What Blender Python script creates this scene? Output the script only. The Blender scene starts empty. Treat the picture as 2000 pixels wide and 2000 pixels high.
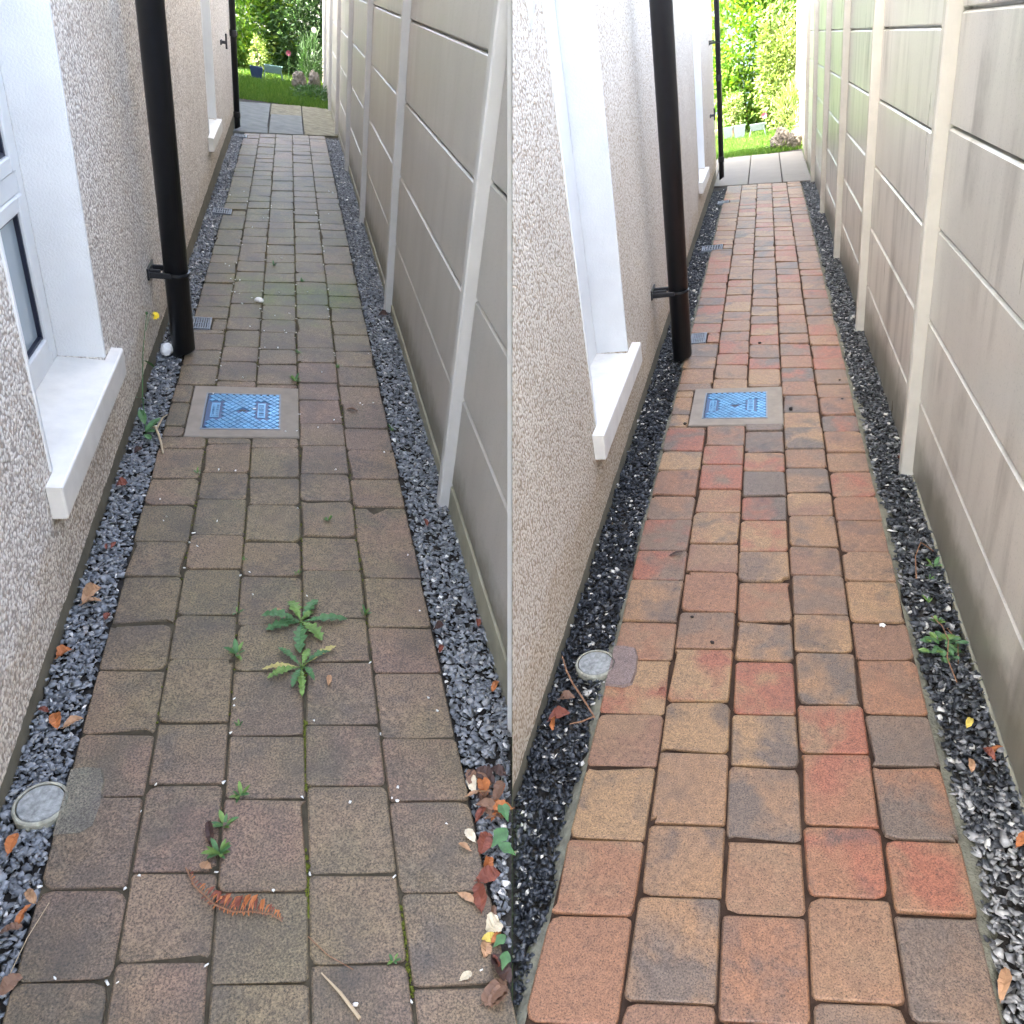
import bpy, bmesh, math, random
import numpy as np
from mathutils import Matrix, Vector, noise as mnoise

rad = math.radians
S = bpy.context.scene
# ------------------------------------------------------------------ camera, sky, sun, exposure
CAM = Vector((0.0, 0.0, 1.5))
C_RIGHT = Vector((0.99994, -0.00591, -0.00947)).normalized()
C_FWD = Vector((0.0, 0.84828, -0.52955)).normalized()
C_UP = C_RIGHT.cross(C_FWD).normalized()
cam = bpy.data.cameras.new('camera')
cam.sensor_width = 36.0
cam.lens = 36.0 * 1452.0 / 2000.0
cam.clip_start = 0.02
cam.clip_end = 600.0
camo = bpy.data.objects.new('camera', cam)
S.collection.objects.link(camo)
camo.matrix_world = Matrix(((C_RIGHT.x, C_UP.x, -C_FWD.x, CAM.x), (C_RIGHT.y, C_UP.y, -C_FWD.y, CAM.y),
                            (C_RIGHT.z, C_UP.z, -C_FWD.z, CAM.z), (0, 0, 0, 1)))
S.camera = camo

SUN_AZ = 80.0      # heading of the light, degrees from +Y towards +X
SUN_EL = 47.0
wld = bpy.data.worlds.new('World')
S.world = wld
wld.use_nodes = True
wn = wld.node_tree.nodes
wn.clear()
sky = wn.new('ShaderNodeTexSky')
sky.sky_type = 'NISHITA'
sky.sun_disc = False
sky.sun_elevation = rad(SUN_EL)
sky.sun_rotation = rad(SUN_AZ + 180.0)
sky.air_density = 0.75
sky.dust_density = 4.0
sky.ozone_density = 0.0
bg = wn.new('ShaderNodeBackground')
bg.inputs['Strength'].default_value = 0.15
wo = wn.new('ShaderNodeOutputWorld')
hz = wn.new('ShaderNodeHueSaturation')     # pale hazy summer sky
hz.inputs['Saturation'].default_value = 0.72
wld.node_tree.links.new(sky.outputs[0], hz.inputs['Color'])
wld.node_tree.links.new(hz.outputs[0], bg.inputs[0])
wld.node_tree.links.new(bg.outputs[0], wo.inputs[0])

sl = bpy.data.lights.new('sun', 'SUN')
sl.energy = 3.2
sl.angle = rad(0.53)
sl.color = (1.0, 0.95, 0.86)
so = bpy.data.objects.new('sun', sl)
S.collection.objects.link(so)
ldir = Vector((math.sin(rad(SUN_AZ)) * math.cos(rad(SUN_EL)), math.cos(rad(SUN_AZ)) * math.cos(rad(SUN_EL)), -math.sin(rad(SUN_EL))))
so.rotation_euler = ldir.to_track_quat('-Z', 'Y').to_euler()
so.location = (-6, -4, 9)

vs = S.view_settings
vs.view_transform = 'Standard'
vs.look = 'None'
vs.exposure = 4.1
vs.gamma = 1.0
vs.use_curve_mapping = False
S.cycles.use_denoising = True
S.cycles.max_bounces = 5
S.cycles.diffuse_bounces = 4
S.cycles.glossy_bounces = 2
S.cycles.use_adaptive_sampling = True
S.cycles.adaptive_threshold = 0.04
S.cycles.transparent_max_bounces = 6
S.cycles.caustics_reflective = False
S.cycles.caustics_refractive = False

random.seed(7)
rng = np.random.default_rng(7)
U = random.uniform

# ------------------------------------------------------------------ the two passages: each has a frame of its own
# x across (right), y along the passage, z up; the two fork away from where the camera stands
AX_L = Matrix(((0.95987, -0.22942, 0.16131), (0.23792, 0.97065, -0.03523), (-0.14849, 0.0722, 0.98628)))
AX_R = Matrix(((0.94625, 0.28033, -0.16131), (-0.27834, 0.95983, 0.03523), (0.1647, 0.01156, 0.98628)))


def mkframe(ax, h):
    o = CAM - ax @ Vector((0, 0, h))
    return Matrix.Translation(o) @ ax.to_4x4()


FL = mkframe(AX_L, 1.55)
FRR = mkframe(AX_R, 1.50)
FRAME = {'L': FL, 'R': FRR}

# ------------------------------------------------------------------ mesh helpers
class MB:
    def __init__(s):
        s.v, s.f, s.m = [], [], []

    def add(s, verts, faces, mi=0):
        o = len(s.v)
        s.v.extend(tuple(v) for v in verts)
        for f in faces:
            s.f.append(tuple(i + o for i in f))
            s.m.append(mi)

    def box(s, x0, x1, y0, y1, z0, z1, bev=0.0, mi=0, jit=0.0):
        if bev <= 0:
            v = [(x, y, z) for z in (z0, z1) for y in (y0, y1) for x in (x0, x1)]
            s.add(v, [(0, 2, 3, 1), (4, 5, 7, 6), (0, 1, 5, 4), (2, 6, 7, 3), (0, 4, 6, 2), (1, 3, 7, 5)], mi)
            return
        bm = bmesh.new()
        bmesh.ops.create_cube(bm, size=1.0)
        for v in bm.verts:
            v.co = Vector(((x0 + x1) / 2 + v.co.x * (x1 - x0), (y0 + y1) / 2 + v.co.y * (y1 - y0), (z0 + z1) / 2 + v.co.z * (z1 - z0)))
        bmesh.ops.bevel(bm, geom=bm.edges[:], offset=bev, segments=1, affect='EDGES', profile=0.5)
        bm.verts.index_update()
        vv = [(v.co.x + U(-jit, jit), v.co.y + U(-jit, jit), v.co.z + U(-jit, jit)) for v in bm.verts]
        s.add(vv, [[v.index for v in f.verts] for f in bm.faces], mi)
        bm.free()

    def tube(s, pts, r, n=8, mi=0, cap=True):
        pts = [Vector(p) for p in pts]
        rs = r if isinstance(r, (list, tuple)) else [r] * len(pts)
        rings = []
        up = None
        for i, p in enumerate(pts):
            d = (pts[min(i + 1, len(pts) - 1)] - pts[max(i - 1, 0)])
            d = d.normalized() if d.length > 1e-9 else Vector((0, 0, 1))
            if up is None:
                up = Vector((1, 0, 0)) if abs(d.x) < 0.8 else Vector((0, 1, 0))
            a = d.cross(up).normalized()
            b = d.cross(a).normalized()
            up = b.cross(d) * -1 if False else up
            rings.append([p + (a * math.cos(2 * math.pi * k / n) + b * math.sin(2 * math.pi * k / n)) * rs[i] for k in range(n)])
        v = [q for rg in rings for q in rg]
        f = []
        for i in range(len(pts) - 1):
            for k in range(n):
                k2 = (k + 1) % n
                f.append((i * n + k, i * n + k2, (i + 1) * n + k2, (i + 1) * n + k))
        if cap:
            f.append(tuple(range(n))[::-1])
            f.append(tuple((len(pts) - 1) * n + k for k in range(n)))
        s.add(v, f, mi)

    def disc(s, c, r, z0, z1, n=40, bev=0.0, mi=0, r_in=None):
        cx, cy = c
        rings = [(r, z0), (r, z1 - bev), (r - bev, z1)]
        if r_in is not None:
            rings += [(r_in, z1), (r_in, z0)]
        v = []
        for rr, z in rings:
            v += [(cx + rr * math.cos(2 * math.pi * k / n), cy + rr * math.sin(2 * math.pi * k / n), z) for k in range(n)]
        f = []
        for i in range(len(rings) - 1):
            for k in range(n):
                k2 = (k + 1) % n
                f.append((i * n + k, i * n + k2, (i + 1) * n + k2, (i + 1) * n + k))
        if r_in is None:
            f.append(tuple((len(rings) - 1) * n + k for k in range(n)))
        s.add(v, f, mi)

    def mesh(s, name, mats, smooth=False):
        me = bpy.data.meshes.new(name)
        me.from_pydata(s.v, [], s.f)
        for m in (mats if isinstance(mats, (list, tuple)) else [mats]):
            me.materials.append(m)
        if any(s.m):
            me.polygons.foreach_set('material_index', s.m)
        if smooth:
            me.polygons.foreach_set('use_smooth', [True] * len(me.polygons))
        me.update()
        return me


def np_mesh(name, verts, faces, mat, smooth=False):
    """verts (N,3), faces (M,k) -> mesh, fast"""
    me = bpy.data.meshes.new(name)
    nv, nf, k = len(verts), len(faces), faces.shape[1]
    me.vertices.add(nv)
    me.vertices.foreach_set('co', np.asarray(verts, dtype=np.float32).ravel())
    me.loops.add(nf * k)
    me.loops.foreach_set('vertex_index', np.asarray(faces, dtype=np.int32).ravel())
    me.polygons.add(nf)
    me.polygons.foreach_set('loop_start', np.arange(0, nf * k, k, dtype=np.int32))
    me.polygons.foreach_set('loop_total', np.full(nf, k, dtype=np.int32))
    if smooth:
        me.polygons.foreach_set('use_smooth', np.ones(nf, dtype=bool))
    me.materials.append(mat)
    me.update(calc_edges=True)
    return me


def link(name, data, fr=None, loc=(0, 0, 0), rz=0.0, parent=None, rot=None):
    o = bpy.data.objects.new(name, data)
    S.collection.objects.link(o)
    loc_m = Matrix.Translation(Vector(loc)) @ (rot.to_4x4() if rot is not None else Matrix.Rotation(rz, 4, 'Z'))
    if parent is not None:
        o.parent = parent
        o.matrix_local = loc_m
    else:
        o.matrix_world = (FRAME[fr] if fr else Matrix.Identity(4)) @ loc_m
    return o


def tag(o, label=None, cat=None, group=None, kind=None):
    if label:
        o['label'] = label
    if cat:
        o['category'] = cat
    if group:
        o['group'] = group
    if kind:
        o['kind'] = kind
    return o


def seam_cut(me, o, side):
    """trim a mesh where the two passages meet (the vertical plane of the fork)"""
    M = o.matrix_world
    inv = M.inverted()
    off = 0.0 if side == 'L' else 0.001
    co = inv @ (CAM + C_RIGHT * off)
    no = (inv.to_3x3() @ C_RIGHT).normalized()
    bm = bmesh.new()
    bm.from_mesh(me)
    r = bmesh.ops.bisect_plane(bm, geom=bm.verts[:] + bm.edges[:] + bm.faces[:], plane_co=co, plane_no=no,
                               clear_outer=(side == 'L'), clear_inner=(side == 'R'))
    ed = [g for g in r['geom_cut'] if isinstance(g, bmesh.types.BMEdge)]
    if len(ed) > 2:
        try:
            bmesh.ops.edgeloop_fill(bm, edges=ed)
        except Exception:
            pass
    bm.to_mesh(me)
    bm.free()
    me.update()


def in_side(fr, p, margin=0.0):
    w = FRAME[fr] @ Vector(p)
    d = (w - CAM).dot(C_RIGHT)
    return d < -margin if fr == 'L' else d > margin


# ------------------------------------------------------------------ material helpers
class NT:
    def __init__(s, name):
        s.mat = bpy.data.materials.new(name)
        s.mat.use_nodes = True
        s.t = s.mat.node_tree
        s.n = s.t.nodes
        s.b = s.n['Principled BSDF']
        s.out = s.n['Material Output']

    def new(s, typ, **kw):
        nd = s.n.new(typ)
        for k, v in kw.items():
            setattr(nd, k, v)
        return nd

    def link(s, a, b):
        s.t.links.new(a, b)

    def val(s, sock, v):
        if hasattr(v, 'is_linked') or isinstance(v, bpy.types.NodeSocket):
            s.link(v, sock)
        else:
            sock.default_value = v

    def coord(s, which='Object'):
        return s.new('ShaderNodeTexCoord').outputs[which]

    def noise(s, scale, detail=4, rough=0.6, vec=None, w=None, dist=0.0, out='Fac'):
        nd = s.new('ShaderNodeTexNoise')
        if w is not None:
            nd.noise_dimensions = '4D'
            s.val(nd.inputs['W'], w)
        nd.inputs['Scale'].default_value = scale
        nd.inputs['Detail'].default_value = detail
        nd.inputs['Roughness'].default_value = rough
        nd.inputs['Distortion'].default_value = dist
        if vec is not None:
            s.link(vec, nd.inputs['Vector'])
        return nd.outputs[out]

    def voro(s, scale, vec=None, feature='F1', out='Distance', rnd=1.0):
        nd = s.new('ShaderNodeTexVoronoi', feature=feature)
        nd.inputs['Scale'].default_value = scale
        nd.inputs['Randomness'].default_value = rnd
        if vec is not None:
            s.link(vec, nd.inputs['Vector'])
        return nd.outputs[out]

    def ramp(s, fac, stops, interp='LINEAR'):
        nd = s.new('ShaderNodeValToRGB')
        cr = nd.color_ramp
        cr.interpolation = interp
        while len(cr.elements) < len(stops):
            cr.elements.new(0.5)
        for e, (p, c) in zip(cr.elements, stops):
            e.position = p
            e.color = (c, c, c, 1) if isinstance(c, (int, float)) else (*c, 1)
        s.link(fac, nd.inputs[0])
        return nd.outputs[0]

    def mix(s, fac, a, b, mode='MIX'):
        nd = s.new('ShaderNodeMix', data_type='RGBA', blend_type=mode)
        s.val(nd.inputs[0], fac)
        for sk, v in ((nd.inputs[6], a), (nd.inputs[7], b)):
            if isinstance(v, tuple):
                sk.default_value = (*v, 1) if len(v) == 3 else v
            else:
                s.link(v, sk)
        return nd.outputs[2]

    def math(s, op, a, b=0.5):
        nd = s.new('ShaderNodeMath', operation=op)
        s.val(nd.inputs[0], a)
        s.val(nd.inputs[1], b)
        return nd.outputs[0]

    def bump(s, h, strength, dist, normal=None):
        nd = s.new('ShaderNodeBump')
        nd.inputs['Strength'].default_value = strength
        nd.inputs['Distance'].default_value = dist
        s.link(h, nd.inputs['Height'])
        if normal is not None:
            s.link(normal, nd.inputs['Normal'])
        s.link(nd.outputs[0], s.b.inputs['Normal'])
        return nd.outputs[0]

    def set(s, col=None, rough=None, spec=None, metal=None):
        for k, v in (('Base Color', col), ('Roughness', rough), ('Specular IOR Level', spec), ('Metallic', metal)):
            if v is None:
                continue
            sk = s.b.inputs[k]
            if isinstance(v, tuple):
                sk.default_value = (*v, 1)
            else:
                s.val(sk, v)
        return s.mat

    def rnd(s):
        return s.new('ShaderNodeObjectInfo').outputs['Random']

    def island(s):
        return s.new('ShaderNodeNewGeometry').outputs['Random Per Island']

    def hash(s, v, k):
        nd = s.new('ShaderNodeTexWhiteNoise', noise_dimensions='1D')
        s.link(s.math('MULTIPLY', v, k), nd.inputs['W'])
        return nd.outputs['Value']


def m_plain(name, col, rough=0.6, spec=0.4, var=0.12, scale=40, bump=0.0, bscale=200, bdist=0.001):
    t = NT(name)
    v = t.coord()
    n = t.noise(scale, 5, 0.6, v)
    c = t.mix(1.0, col, t.ramp(n, [(0.25, 1 - var), (0.75, 1 + var)]), 'MULTIPLY')
    t.set(c, rough, spec)
    if bump:
        t.bump(t.noise(bscale, 3, 0.6, v), bump, bdist)
    return t.mat


def m_paver(name, pal, dark, dirty):
    t = NT(name)
    v = t.coord()
    r = t.rnd()
    w = t.math('MULTIPLY', r, 97.0)
    n = len(pal)
    stops = [(i / n, pal[i]) for i in range(n)]
    a = t.ramp(t.hash(r, 131.7), stops, 'CONSTANT')
    b = t.ramp(t.hash(r, 77.3), stops, 'CONSTANT')
    big = t.noise(7.5, 3, 0.55, v, w, 0.4)
    ab = t.mix(t.ramp(big, [(0.44, 0.0), (0.60, 1.0)]), a, b)
    mean = tuple(sum(p[k] for p in pal) / n for k in range(3))
    ab = t.mix(0.12 if not dirty else 0.25, ab, mean)
    third = t.noise(11.0, 4, 0.6, v, t.math('ADD', w, 11.0), 0.6)
    dk = t.ramp(third, [(0.50, 0.0), (0.68, 0.62)])
    ab = t.mix(t.math('MULTIPLY', dk, t.ramp(t.hash(r, 39.1), [(0.25, 0.0), (0.8, 1.0)])), ab, dark)
    med = t.noise(60.0, 4, 0.65, v, w)
    ab = t.mix(1.0, ab, t.ramp(med, [(0.25, 0.72), (0.75, 1.25)]), 'MULTIPLY')
    fine = t.noise(300.0 if not dirty else 215.0, 3, 0.8, v)
    ab = t.mix(1.0, ab, t.ramp(fine, [(0.34, 0.22 if not dirty else 0.20), (0.47, 0.92), (0.66, 1.5 if not dirty else 1.9)]), 'MULTIPLY')
    if dirty:
        gp = t.new('ShaderNodeNewGeometry').outputs['Position']
        alg = t.ramp(t.noise(1.5, 4, 0.6, gp), [(0.40, 0.0), (0.62, 0.85)])
        ab = t.mix(alg, ab, t.mix(1.0, ab, (0.88, 1.0, 0.76), 'MULTIPLY'))
        ctr = t.new('ShaderNodeVectorMath', operation='DISTANCE')
        t.link(gp, ctr.inputs[0])
        ctr.inputs[1].default_value = tuple(FL @ Vector((.03, 4.45, 0)))
        st_ = t.math('ADD', ctr.outputs['Value'], t.math('MULTIPLY', t.noise(3.5, 4, 0.6, gp), 1.1))
        ab = t.mix(t.ramp(st_, [(0.60, 0.95), (1.35, 0.0)]), ab, t.mix(1.0, ab, (0.55, 0.92, 0.24), 'MULTIPLY'))
        far = t.new('ShaderNodeVectorMath', operation='DISTANCE')      # algae spread over the shaded far half
        t.link(gp, far.inputs[0])
        far.inputs[1].default_value = tuple(FL @ Vector((0, 6.6, 0)))
        fs_ = t.math('ADD', far.outputs['Value'], t.math('MULTIPLY', t.noise(2.2, 4, 0.65, gp), 3.2))
        ab = t.mix(t.ramp(t.math('MULTIPLY', fs_, 0.2), [(0.50, 0.85), (1.0, 0.0)]), ab, t.mix(1.0, ab, (0.66, 0.80, 0.56), 'MULTIPLY'))
        ab = t.mix(1.0, ab, (0.88, 0.86, 0.85), 'MULTIPLY')
        grime = t.ramp(t.noise(5.0, 5, 0.65, gp), [(0.46, 0.0), (0.70, 0.7)])
        ab = t.mix(grime, ab, (0.045, 0.040, 0.034))
    else:
        pits = t.ramp(t.voro(170.0, v), [(0.0, 0.10), (0.20, 1.0)])
        ab = t.mix(1.0, ab, pits, 'MULTIPLY')
        ab = t.mix(1.0, ab, (0.86, 0.84, 0.84), 'MULTIPLY')
    t.set(ab, 0.62 if dirty else 0.52, 0.5)
    t.bump(t.math('ADD', t.math('MULTIPLY', med, 1.0), fine), 0.55, 0.0022)
    return t.mat


def m_pebbledash(name, tint, base):
    t = NT(name)
    v = t.coord()
    sc = 104.0
    vd = t.new('ShaderNodeVectorMath', operation='ADD')
    t.link(v, vd.inputs[0])
    nz = t.new('ShaderNodeTexNoise')
    nz.inputs['Scale'].default_value = 90.0
    t.link(v, nz.inputs['Vector'])
    sc2 = t.new('ShaderNodeVectorMath', operation='SCALE')
    t.link(nz.outputs['Color'], sc2.inputs[0])
    sc2.inputs['Scale'].default_value = 0.006
    t.link(sc2.outputs[0], vd.inputs[1])
    vec = vd.outputs[0]
    f1 = t.voro(sc, vec)
    colr = t.voro(sc, vec, out='Color')
    sep = t.new('ShaderNodeSeparateColor')
    t.link(colr, sep.inputs[0])
    stone = t.ramp(sep.outputs[0], [(0.0, (0.42, 0.35, 0.29)), (0.12, (0.58, 0.52, 0.47)), (0.4, (0.70, 0.66, 0.61)), (0.75, (0.78, 0.75, 0.71)), (1.0, (0.82, 0.80, 0.77))])
    gap = t.ramp(f1, [(0.46, 1.0), (0.82, 0.0)])
    c = t.mix(gap, base, stone)
    big = t.noise(2.2, 5, 0.6, v)
    c = t.mix(1.0, c, t.ramp(big, [(0.3, (0.88, 0.86, 0.83)), (0.7, (1.05, 1.05, 1.05))]), 'MULTIPLY')
    c = t.mix(1.0, c, tint, 'MULTIPLY')
    sepz = t.new('ShaderNodeSeparateXYZ')
    t.link(v, sepz.inputs[0])
    damp = t.ramp(t.math('ADD', sepz.outputs[2], t.math('MULTIPLY', t.noise(4.5, 5, 0.65, v), -0.42)), [(-0.26, 0.4), (0.06, 0.0)])
    c = t.mix(damp, c, t.mix(1.0, c, (0.80, 0.70, 0.54), 'MULTIPLY'))
    patch = t.ramp(t.noise(1.1, 4, 0.6, v), [(0.42, 0.0), (0.62, 0.5)])
    c = t.mix(patch, c, t.mix(1.0, c, (0.86, 0.85, 0.82), 'MULTIPLY'))
    t.set(c, 0.85, 0.2)
    h = t.ramp(f1, [(0.0, 1.0), (0.5, 0.55), (0.75, 0.0)])
    lump = t.math('ADD', h, t.math('MULTIPLY', t.noise(16.0, 4, 0.6, v), 1.6))
    t.bump(lump, 0.6, 0.0055)
    return t.mat


def m_island(name, stops, rough=0.6, spec=0.4, trans=0.0, tcol=(0.3, 0.5, 0.1), var=0.0, vscale=60, interp='LINEAR', bump=0.0):
    """colour per connected piece"""
    t = NT(name)
    c = t.ramp(t.island(), stops, interp)
    if var:
        n = t.noise(vscale, 4, 0.6, t.coord())
        c = t.mix(1.0, c, t.ramp(n, [(0.25, 1 - var), (0.75, 1 + var)]), 'MULTIPLY')
        if bump:
            t.bump(n, bump, 0.002)
    t.set(c, rough, spec)
    if trans > 0:
        tr = t.new('ShaderNodeBsdfTranslucent')
        t.link(t.mix(1.0, c, tcol, 'MULTIPLY'), tr.inputs[0])
        mx = t.new('ShaderNodeMixShader')
        mx.inputs[0].default_value = trans
        t.link(t.b.outputs[0], mx.inputs[1])
        t.link(tr.outputs[0], mx.inputs[2])
        t.link(mx.outputs[0], t.out.inputs[0])
    return t.mat


def m_board(name, col, rough, streak):
    t = NT(name)
    v = t.coord()
    mp = t.new('ShaderNodeMapping')
    mp.inputs['Scale'].default_value = (3.0, 3.0, 0.36)
    t.link(v, mp.inputs[0])
    st = t.noise(1.9, 5, 0.55, mp.outputs[0], dist=0.3)
    n2 = t.noise(2.3, 5, 0.6, v)
    c = t.mix(1.0, col, t.ramp(n2, [(0.3, 0.90), (0.7, 1.06)]), 'MULTIPLY')
    run = t.math('MULTIPLY', t.ramp(st, [(0.47, 0.0), (0.62, 1.0)]), t.ramp(n2, [(0.42, 0.0), (0.58, 1.0)]))
    c = t.mix(t.math('MULTIPLY', run, streak), c, (0.15, 0.132, 0.108))
    pores = t.ramp(t.voro(70.0, v), [(0.0, 0.35), (0.055, 1.0)])
    c = t.mix(0.8, c, pores, 'MULTIPLY')
    spk = t.ramp(t.noise(180.0, 2, 0.7, v), [(0.28, 0.72), (0.42, 1.0)])
    c = t.mix(1.0, c, spk, 'MULTIPLY')
    # splash dirt and algae just above the gravel
    sep = t.new('ShaderNodeSeparateXYZ')
    t.link(v, sep.inputs[0])
    low = t.ramp(t.math('ADD', sep.outputs[2], t.math('MULTIPLY', t.noise(9.0, 5, 0.65, v), -0.22)), [(-0.06, 0.75), (0.10, 0.0)])
    c = t.mix(low, c, (0.15, 0.135, 0.085))
    t.set(c, t.math('ADD', t.math('MULTIPLY', st, 0.22), rough - 0.1), 0.5)
    t.bump(t.noise(260, 4, 0.65, v), 0.12, 0.0012)
    return t.mat


M = {}
M['paver_dirty'] = m_paver('paver_dirty', [(0.172, 0.118, 0.077), (0.148, 0.104, 0.069), (0.190, 0.119, 0.082), (0.146, 0.110, 0.070), (0.180, 0.127, 0.080), (0.158, 0.107, 0.075)], (0.082, 0.070, 0.059), True)
M['paver_clean'] = m_paver('paver_clean', [(0.300, 0.172, 0.082), (0.275, 0.132, 0.066), (0.185, 0.124, 0.080), (0.325, 0.200, 0.094), (0.225, 0.122, 0.070), (0.265, 0.158, 0.084), (0.300, 0.104, 0.055), (0.140, 0.108, 0.080), (0.260, 0.142, 0.074)], (0.068, 0.061, 0.055), False)
M['patch_L'] = m_paver('cut_patch_grey', [(0.165, 0.142, 0.115), (0.155, 0.135, 0.108)], (0.12, 0.10, 0.085), True)
M['patch_R'] = m_paver('cut_patch_purple', [(0.225, 0.160, 0.132), (0.21, 0.152, 0.13)], (0.15, 0.112, 0.098), False)
M['dash_L'] = m_pebbledash('pebbledash_grey', (1.06, 1.05, 1.03), (0.36, 0.325, 0.295))
M['dash_R'] = m_pebbledash('pebbledash_cream', (0.86, 0.82, 0.745), (0.40, 0.34, 0.275))
M['rear_render'] = m_plain('grey_rear_render', (0.27, 0.275, 0.28), 0.9, 0.2, 0.1, 6, 0.3, 90)
M['stipple'] = m_plain('white_stipple_paint', (0.66, 0.665, 0.655), 0.6, 0.3, 0.06, 7, 0.6, 150, 0.004)
M['upvc'] = m_plain('white_upvc', (0.66, 0.665, 0.65), 0.3, 0.5, 0.05, 8)
M['sill'] = m_plain('painted_sill', (0.66, 0.635, 0.58), 0.5, 0.35, 0.12, 11, 0.15, 220, 0.001)
M['gasket'] = m_plain('black_gasket', (0.012, 0.015, 0.03), 0.4)
M['plinth'] = m_plain('plinth_concrete', (0.16, 0.145, 0.105), 0.85, 0.2, 0.25, 14, 0.3, 120, 0.003)
M['pipe'] = m_plain('black_plastic', (0.012, 0.013, 0.016), 0.33, 0.5, 0.15, 30)
M['board_L'] = m_board('taupe_board', (0.41, 0.385, 0.345), 0.44, 0.10)
M['board_R'] = m_board('satin_board', (0.60, 0.57, 0.51), 0.30, 0.62)
M['post_L'] = m_plain('pale_concrete_post', (0.50, 0.485, 0.455), 0.75, 0.3, 0.07, 12, 0.1, 200)
M['post_R'] = m_plain('cream_concrete_post', (0.58, 0.55, 0.48), 0.7, 0.3, 0.08, 12, 0.1, 200)
M['base_board'] = m_plain('mossy_base_board', (0.27, 0.255, 0.19), 0.85, 0.2, 0.25, 9, 0.2, 120)
M['slate_dry'] = m_island('dry_slate_chips', [(0.0, (0.13, 0.138, 0.148)), (0.35, (0.20, 0.212, 0.225)), (0.7, (0.265, 0.277, 0.288)), (0.90, (0.33, 0.335, 0.338)), (0.972, (0.31, 0.305, 0.29)), (0.978, (0.66, 0.64, 0.60)), (1.0, (0.80, 0.78, 0.74))], 0.85, 0.25, var=0.2, vscale=150)
M['slate_wet'] = m_island('wet_dark_chips', [(0.0, (0.010, 0.012, 0.015)), (0.5, (0.028, 0.032, 0.038)), (0.80, (0.065, 0.070, 0.078)), (0.945, (0.12, 0.12, 0.115)), (0.951, (0.48, 0.45, 0.39)), (1.0, (0.66, 0.62, 0.54))], 0.46, 0.45, var=0.25, vscale=150)
M['slate_mixed'] = m_island('mixed_wet_chips', [(0.0, (0.016, 0.018, 0.021)), (0.4, (0.04, 0.044, 0.05)), (0.65, (0.085, 0.09, 0.095)), (0.85, (0.17, 0.172, 0.17)), (0.965, (0.26, 0.255, 0.245)), (0.975, (0.50, 0.48, 0.43)), (1.0, (0.6, 0.58, 0.52))], 0.46, 0.45, var=0.25, vscale=150)
M['slate_sunlit'] = m_island('painted_sunlit_chips', [(0.0, (0.035, 0.037, 0.04)), (0.28, (0.07, 0.072, 0.075)), (0.36, (0.17, 0.17, 0.167)), (0.7, (0.26, 0.257, 0.248)), (1.0, (0.38, 0.37, 0.345))], 0.5, 0.4, var=0.2, vscale=150)  # chip colours lightened to paint sunlight on the near end of the strip
M['soil'] = m_plain('dark_soil', (0.045, 0.041, 0.036), 0.95, 0.1, 0.4, 60, 0.6, 90, 0.01)
M['joint_L'] = m_plain('mossy_joint_sand', (0.060, 0.050, 0.034), 0.95, 0.1, 0.5, 25, 0.6, 300, 0.004)
M['joint_R'] = m_plain('dark_joint_sand', (0.042, 0.026, 0.018), 0.95, 0.1, 0.5, 25, 0.6, 300, 0.004)
M['mortar'] = m_plain('grey_mortar', (0.150, 0.130, 0.105), 0.9, 0.2, 0.3, 30, 0.7, 110, 0.006)
M['mortar_R'] = m_plain('purple_grey_mortar', (0.225, 0.170, 0.155), 0.9, 0.2, 0.25, 40, 0.6, 200, 0.003)
M['haunch'] = m_plain('green_grey_mortar', (0.16, 0.155, 0.115), 0.9, 0.2, 0.4, 30, 0.9, 90, 0.008)
M['surround'] = m_plain('cover_concrete', (0.25, 0.215, 0.175), 0.85, 0.2, 0.16, 14, 0.3, 260, 0.002)
M['steel'] = m_plain('blue_galvanised_plate', (0.085, 0.235, 0.38), 0.40, 0.6, 0.45, 14)
M['steel'].node_tree.nodes['Principled BSDF'].inputs['Metallic'].default_value = 0.45
M['steel_mid'] = m_plain('mid_blue_steel', (0.055, 0.165, 0.29), 0.45, 0.5)
M['steel_dk'] = m_plain('dark_blue_steel', (0.012, 0.045, 0.12), 0.45, 0.5)
M['cap'] = m_plain('grey_concrete_cap', (0.26, 0.265, 0.25), 0.8, 0.25, 0.5, 90, 0.5, 160, 0.003)
M['cap_ring'] = m_plain('mossy_cap_ring', (0.31, 0.30, 0.235), 0.8, 0.25, 0.5, 70, 0.4, 160, 0.003)
M['grate'] = m_plain('grey_plastic_grate', (0.17, 0.19, 0.21), 0.5, 0.4)
M['void'] = m_plain('drain_dark', (0.01, 0.012, 0.018), 0.5)
M['white_stone'] = m_plain('white_pebble', (0.78, 0.77, 0.73), 0.6, 0.3, 0.08, 80)
M['dark_bit'] = m_plain('dark_debris', (0.025, 0.018, 0.014), 0.8)
M['rock'] = m_plain('garden_rock', (0.17, 0.15, 0.125), 0.9, 0.2, 0.35, 18, 0.8, 30, 0.03)
M['slab_L'] = m_plain('grey_paving_slab', (0.125, 0.132, 0.125), 0.85, 0.2, 0.3, 6, 0.3, 60, 0.004)
M['slab_riven'] = m_plain('riven_stone_slab', (0.155, 0.142, 0.098), 0.9, 0.2, 0.5, 9, 0.8, 14, 0.02)
M['slab_R'] = m_plain('buff_paving_slab', (0.185, 0.168, 0.145), 0.8, 0.25, 0.07, 5, 0.15, 60, 0.003)
M['lawn_soil'] = m_plain('lawn_ground', (0.05, 0.09, 0.02), 0.95, 0.1, 0.3, 9)
M['grass'] = m_island('grass_blades', [(0.0, (0.045, 0.11, 0.015)), (0.6, (0.085, 0.17, 0.025)), (1.0, (0.16, 0.22, 0.05))], 0.6, 0.3, 0.35, (1.1, 1.2, 0.5))
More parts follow.
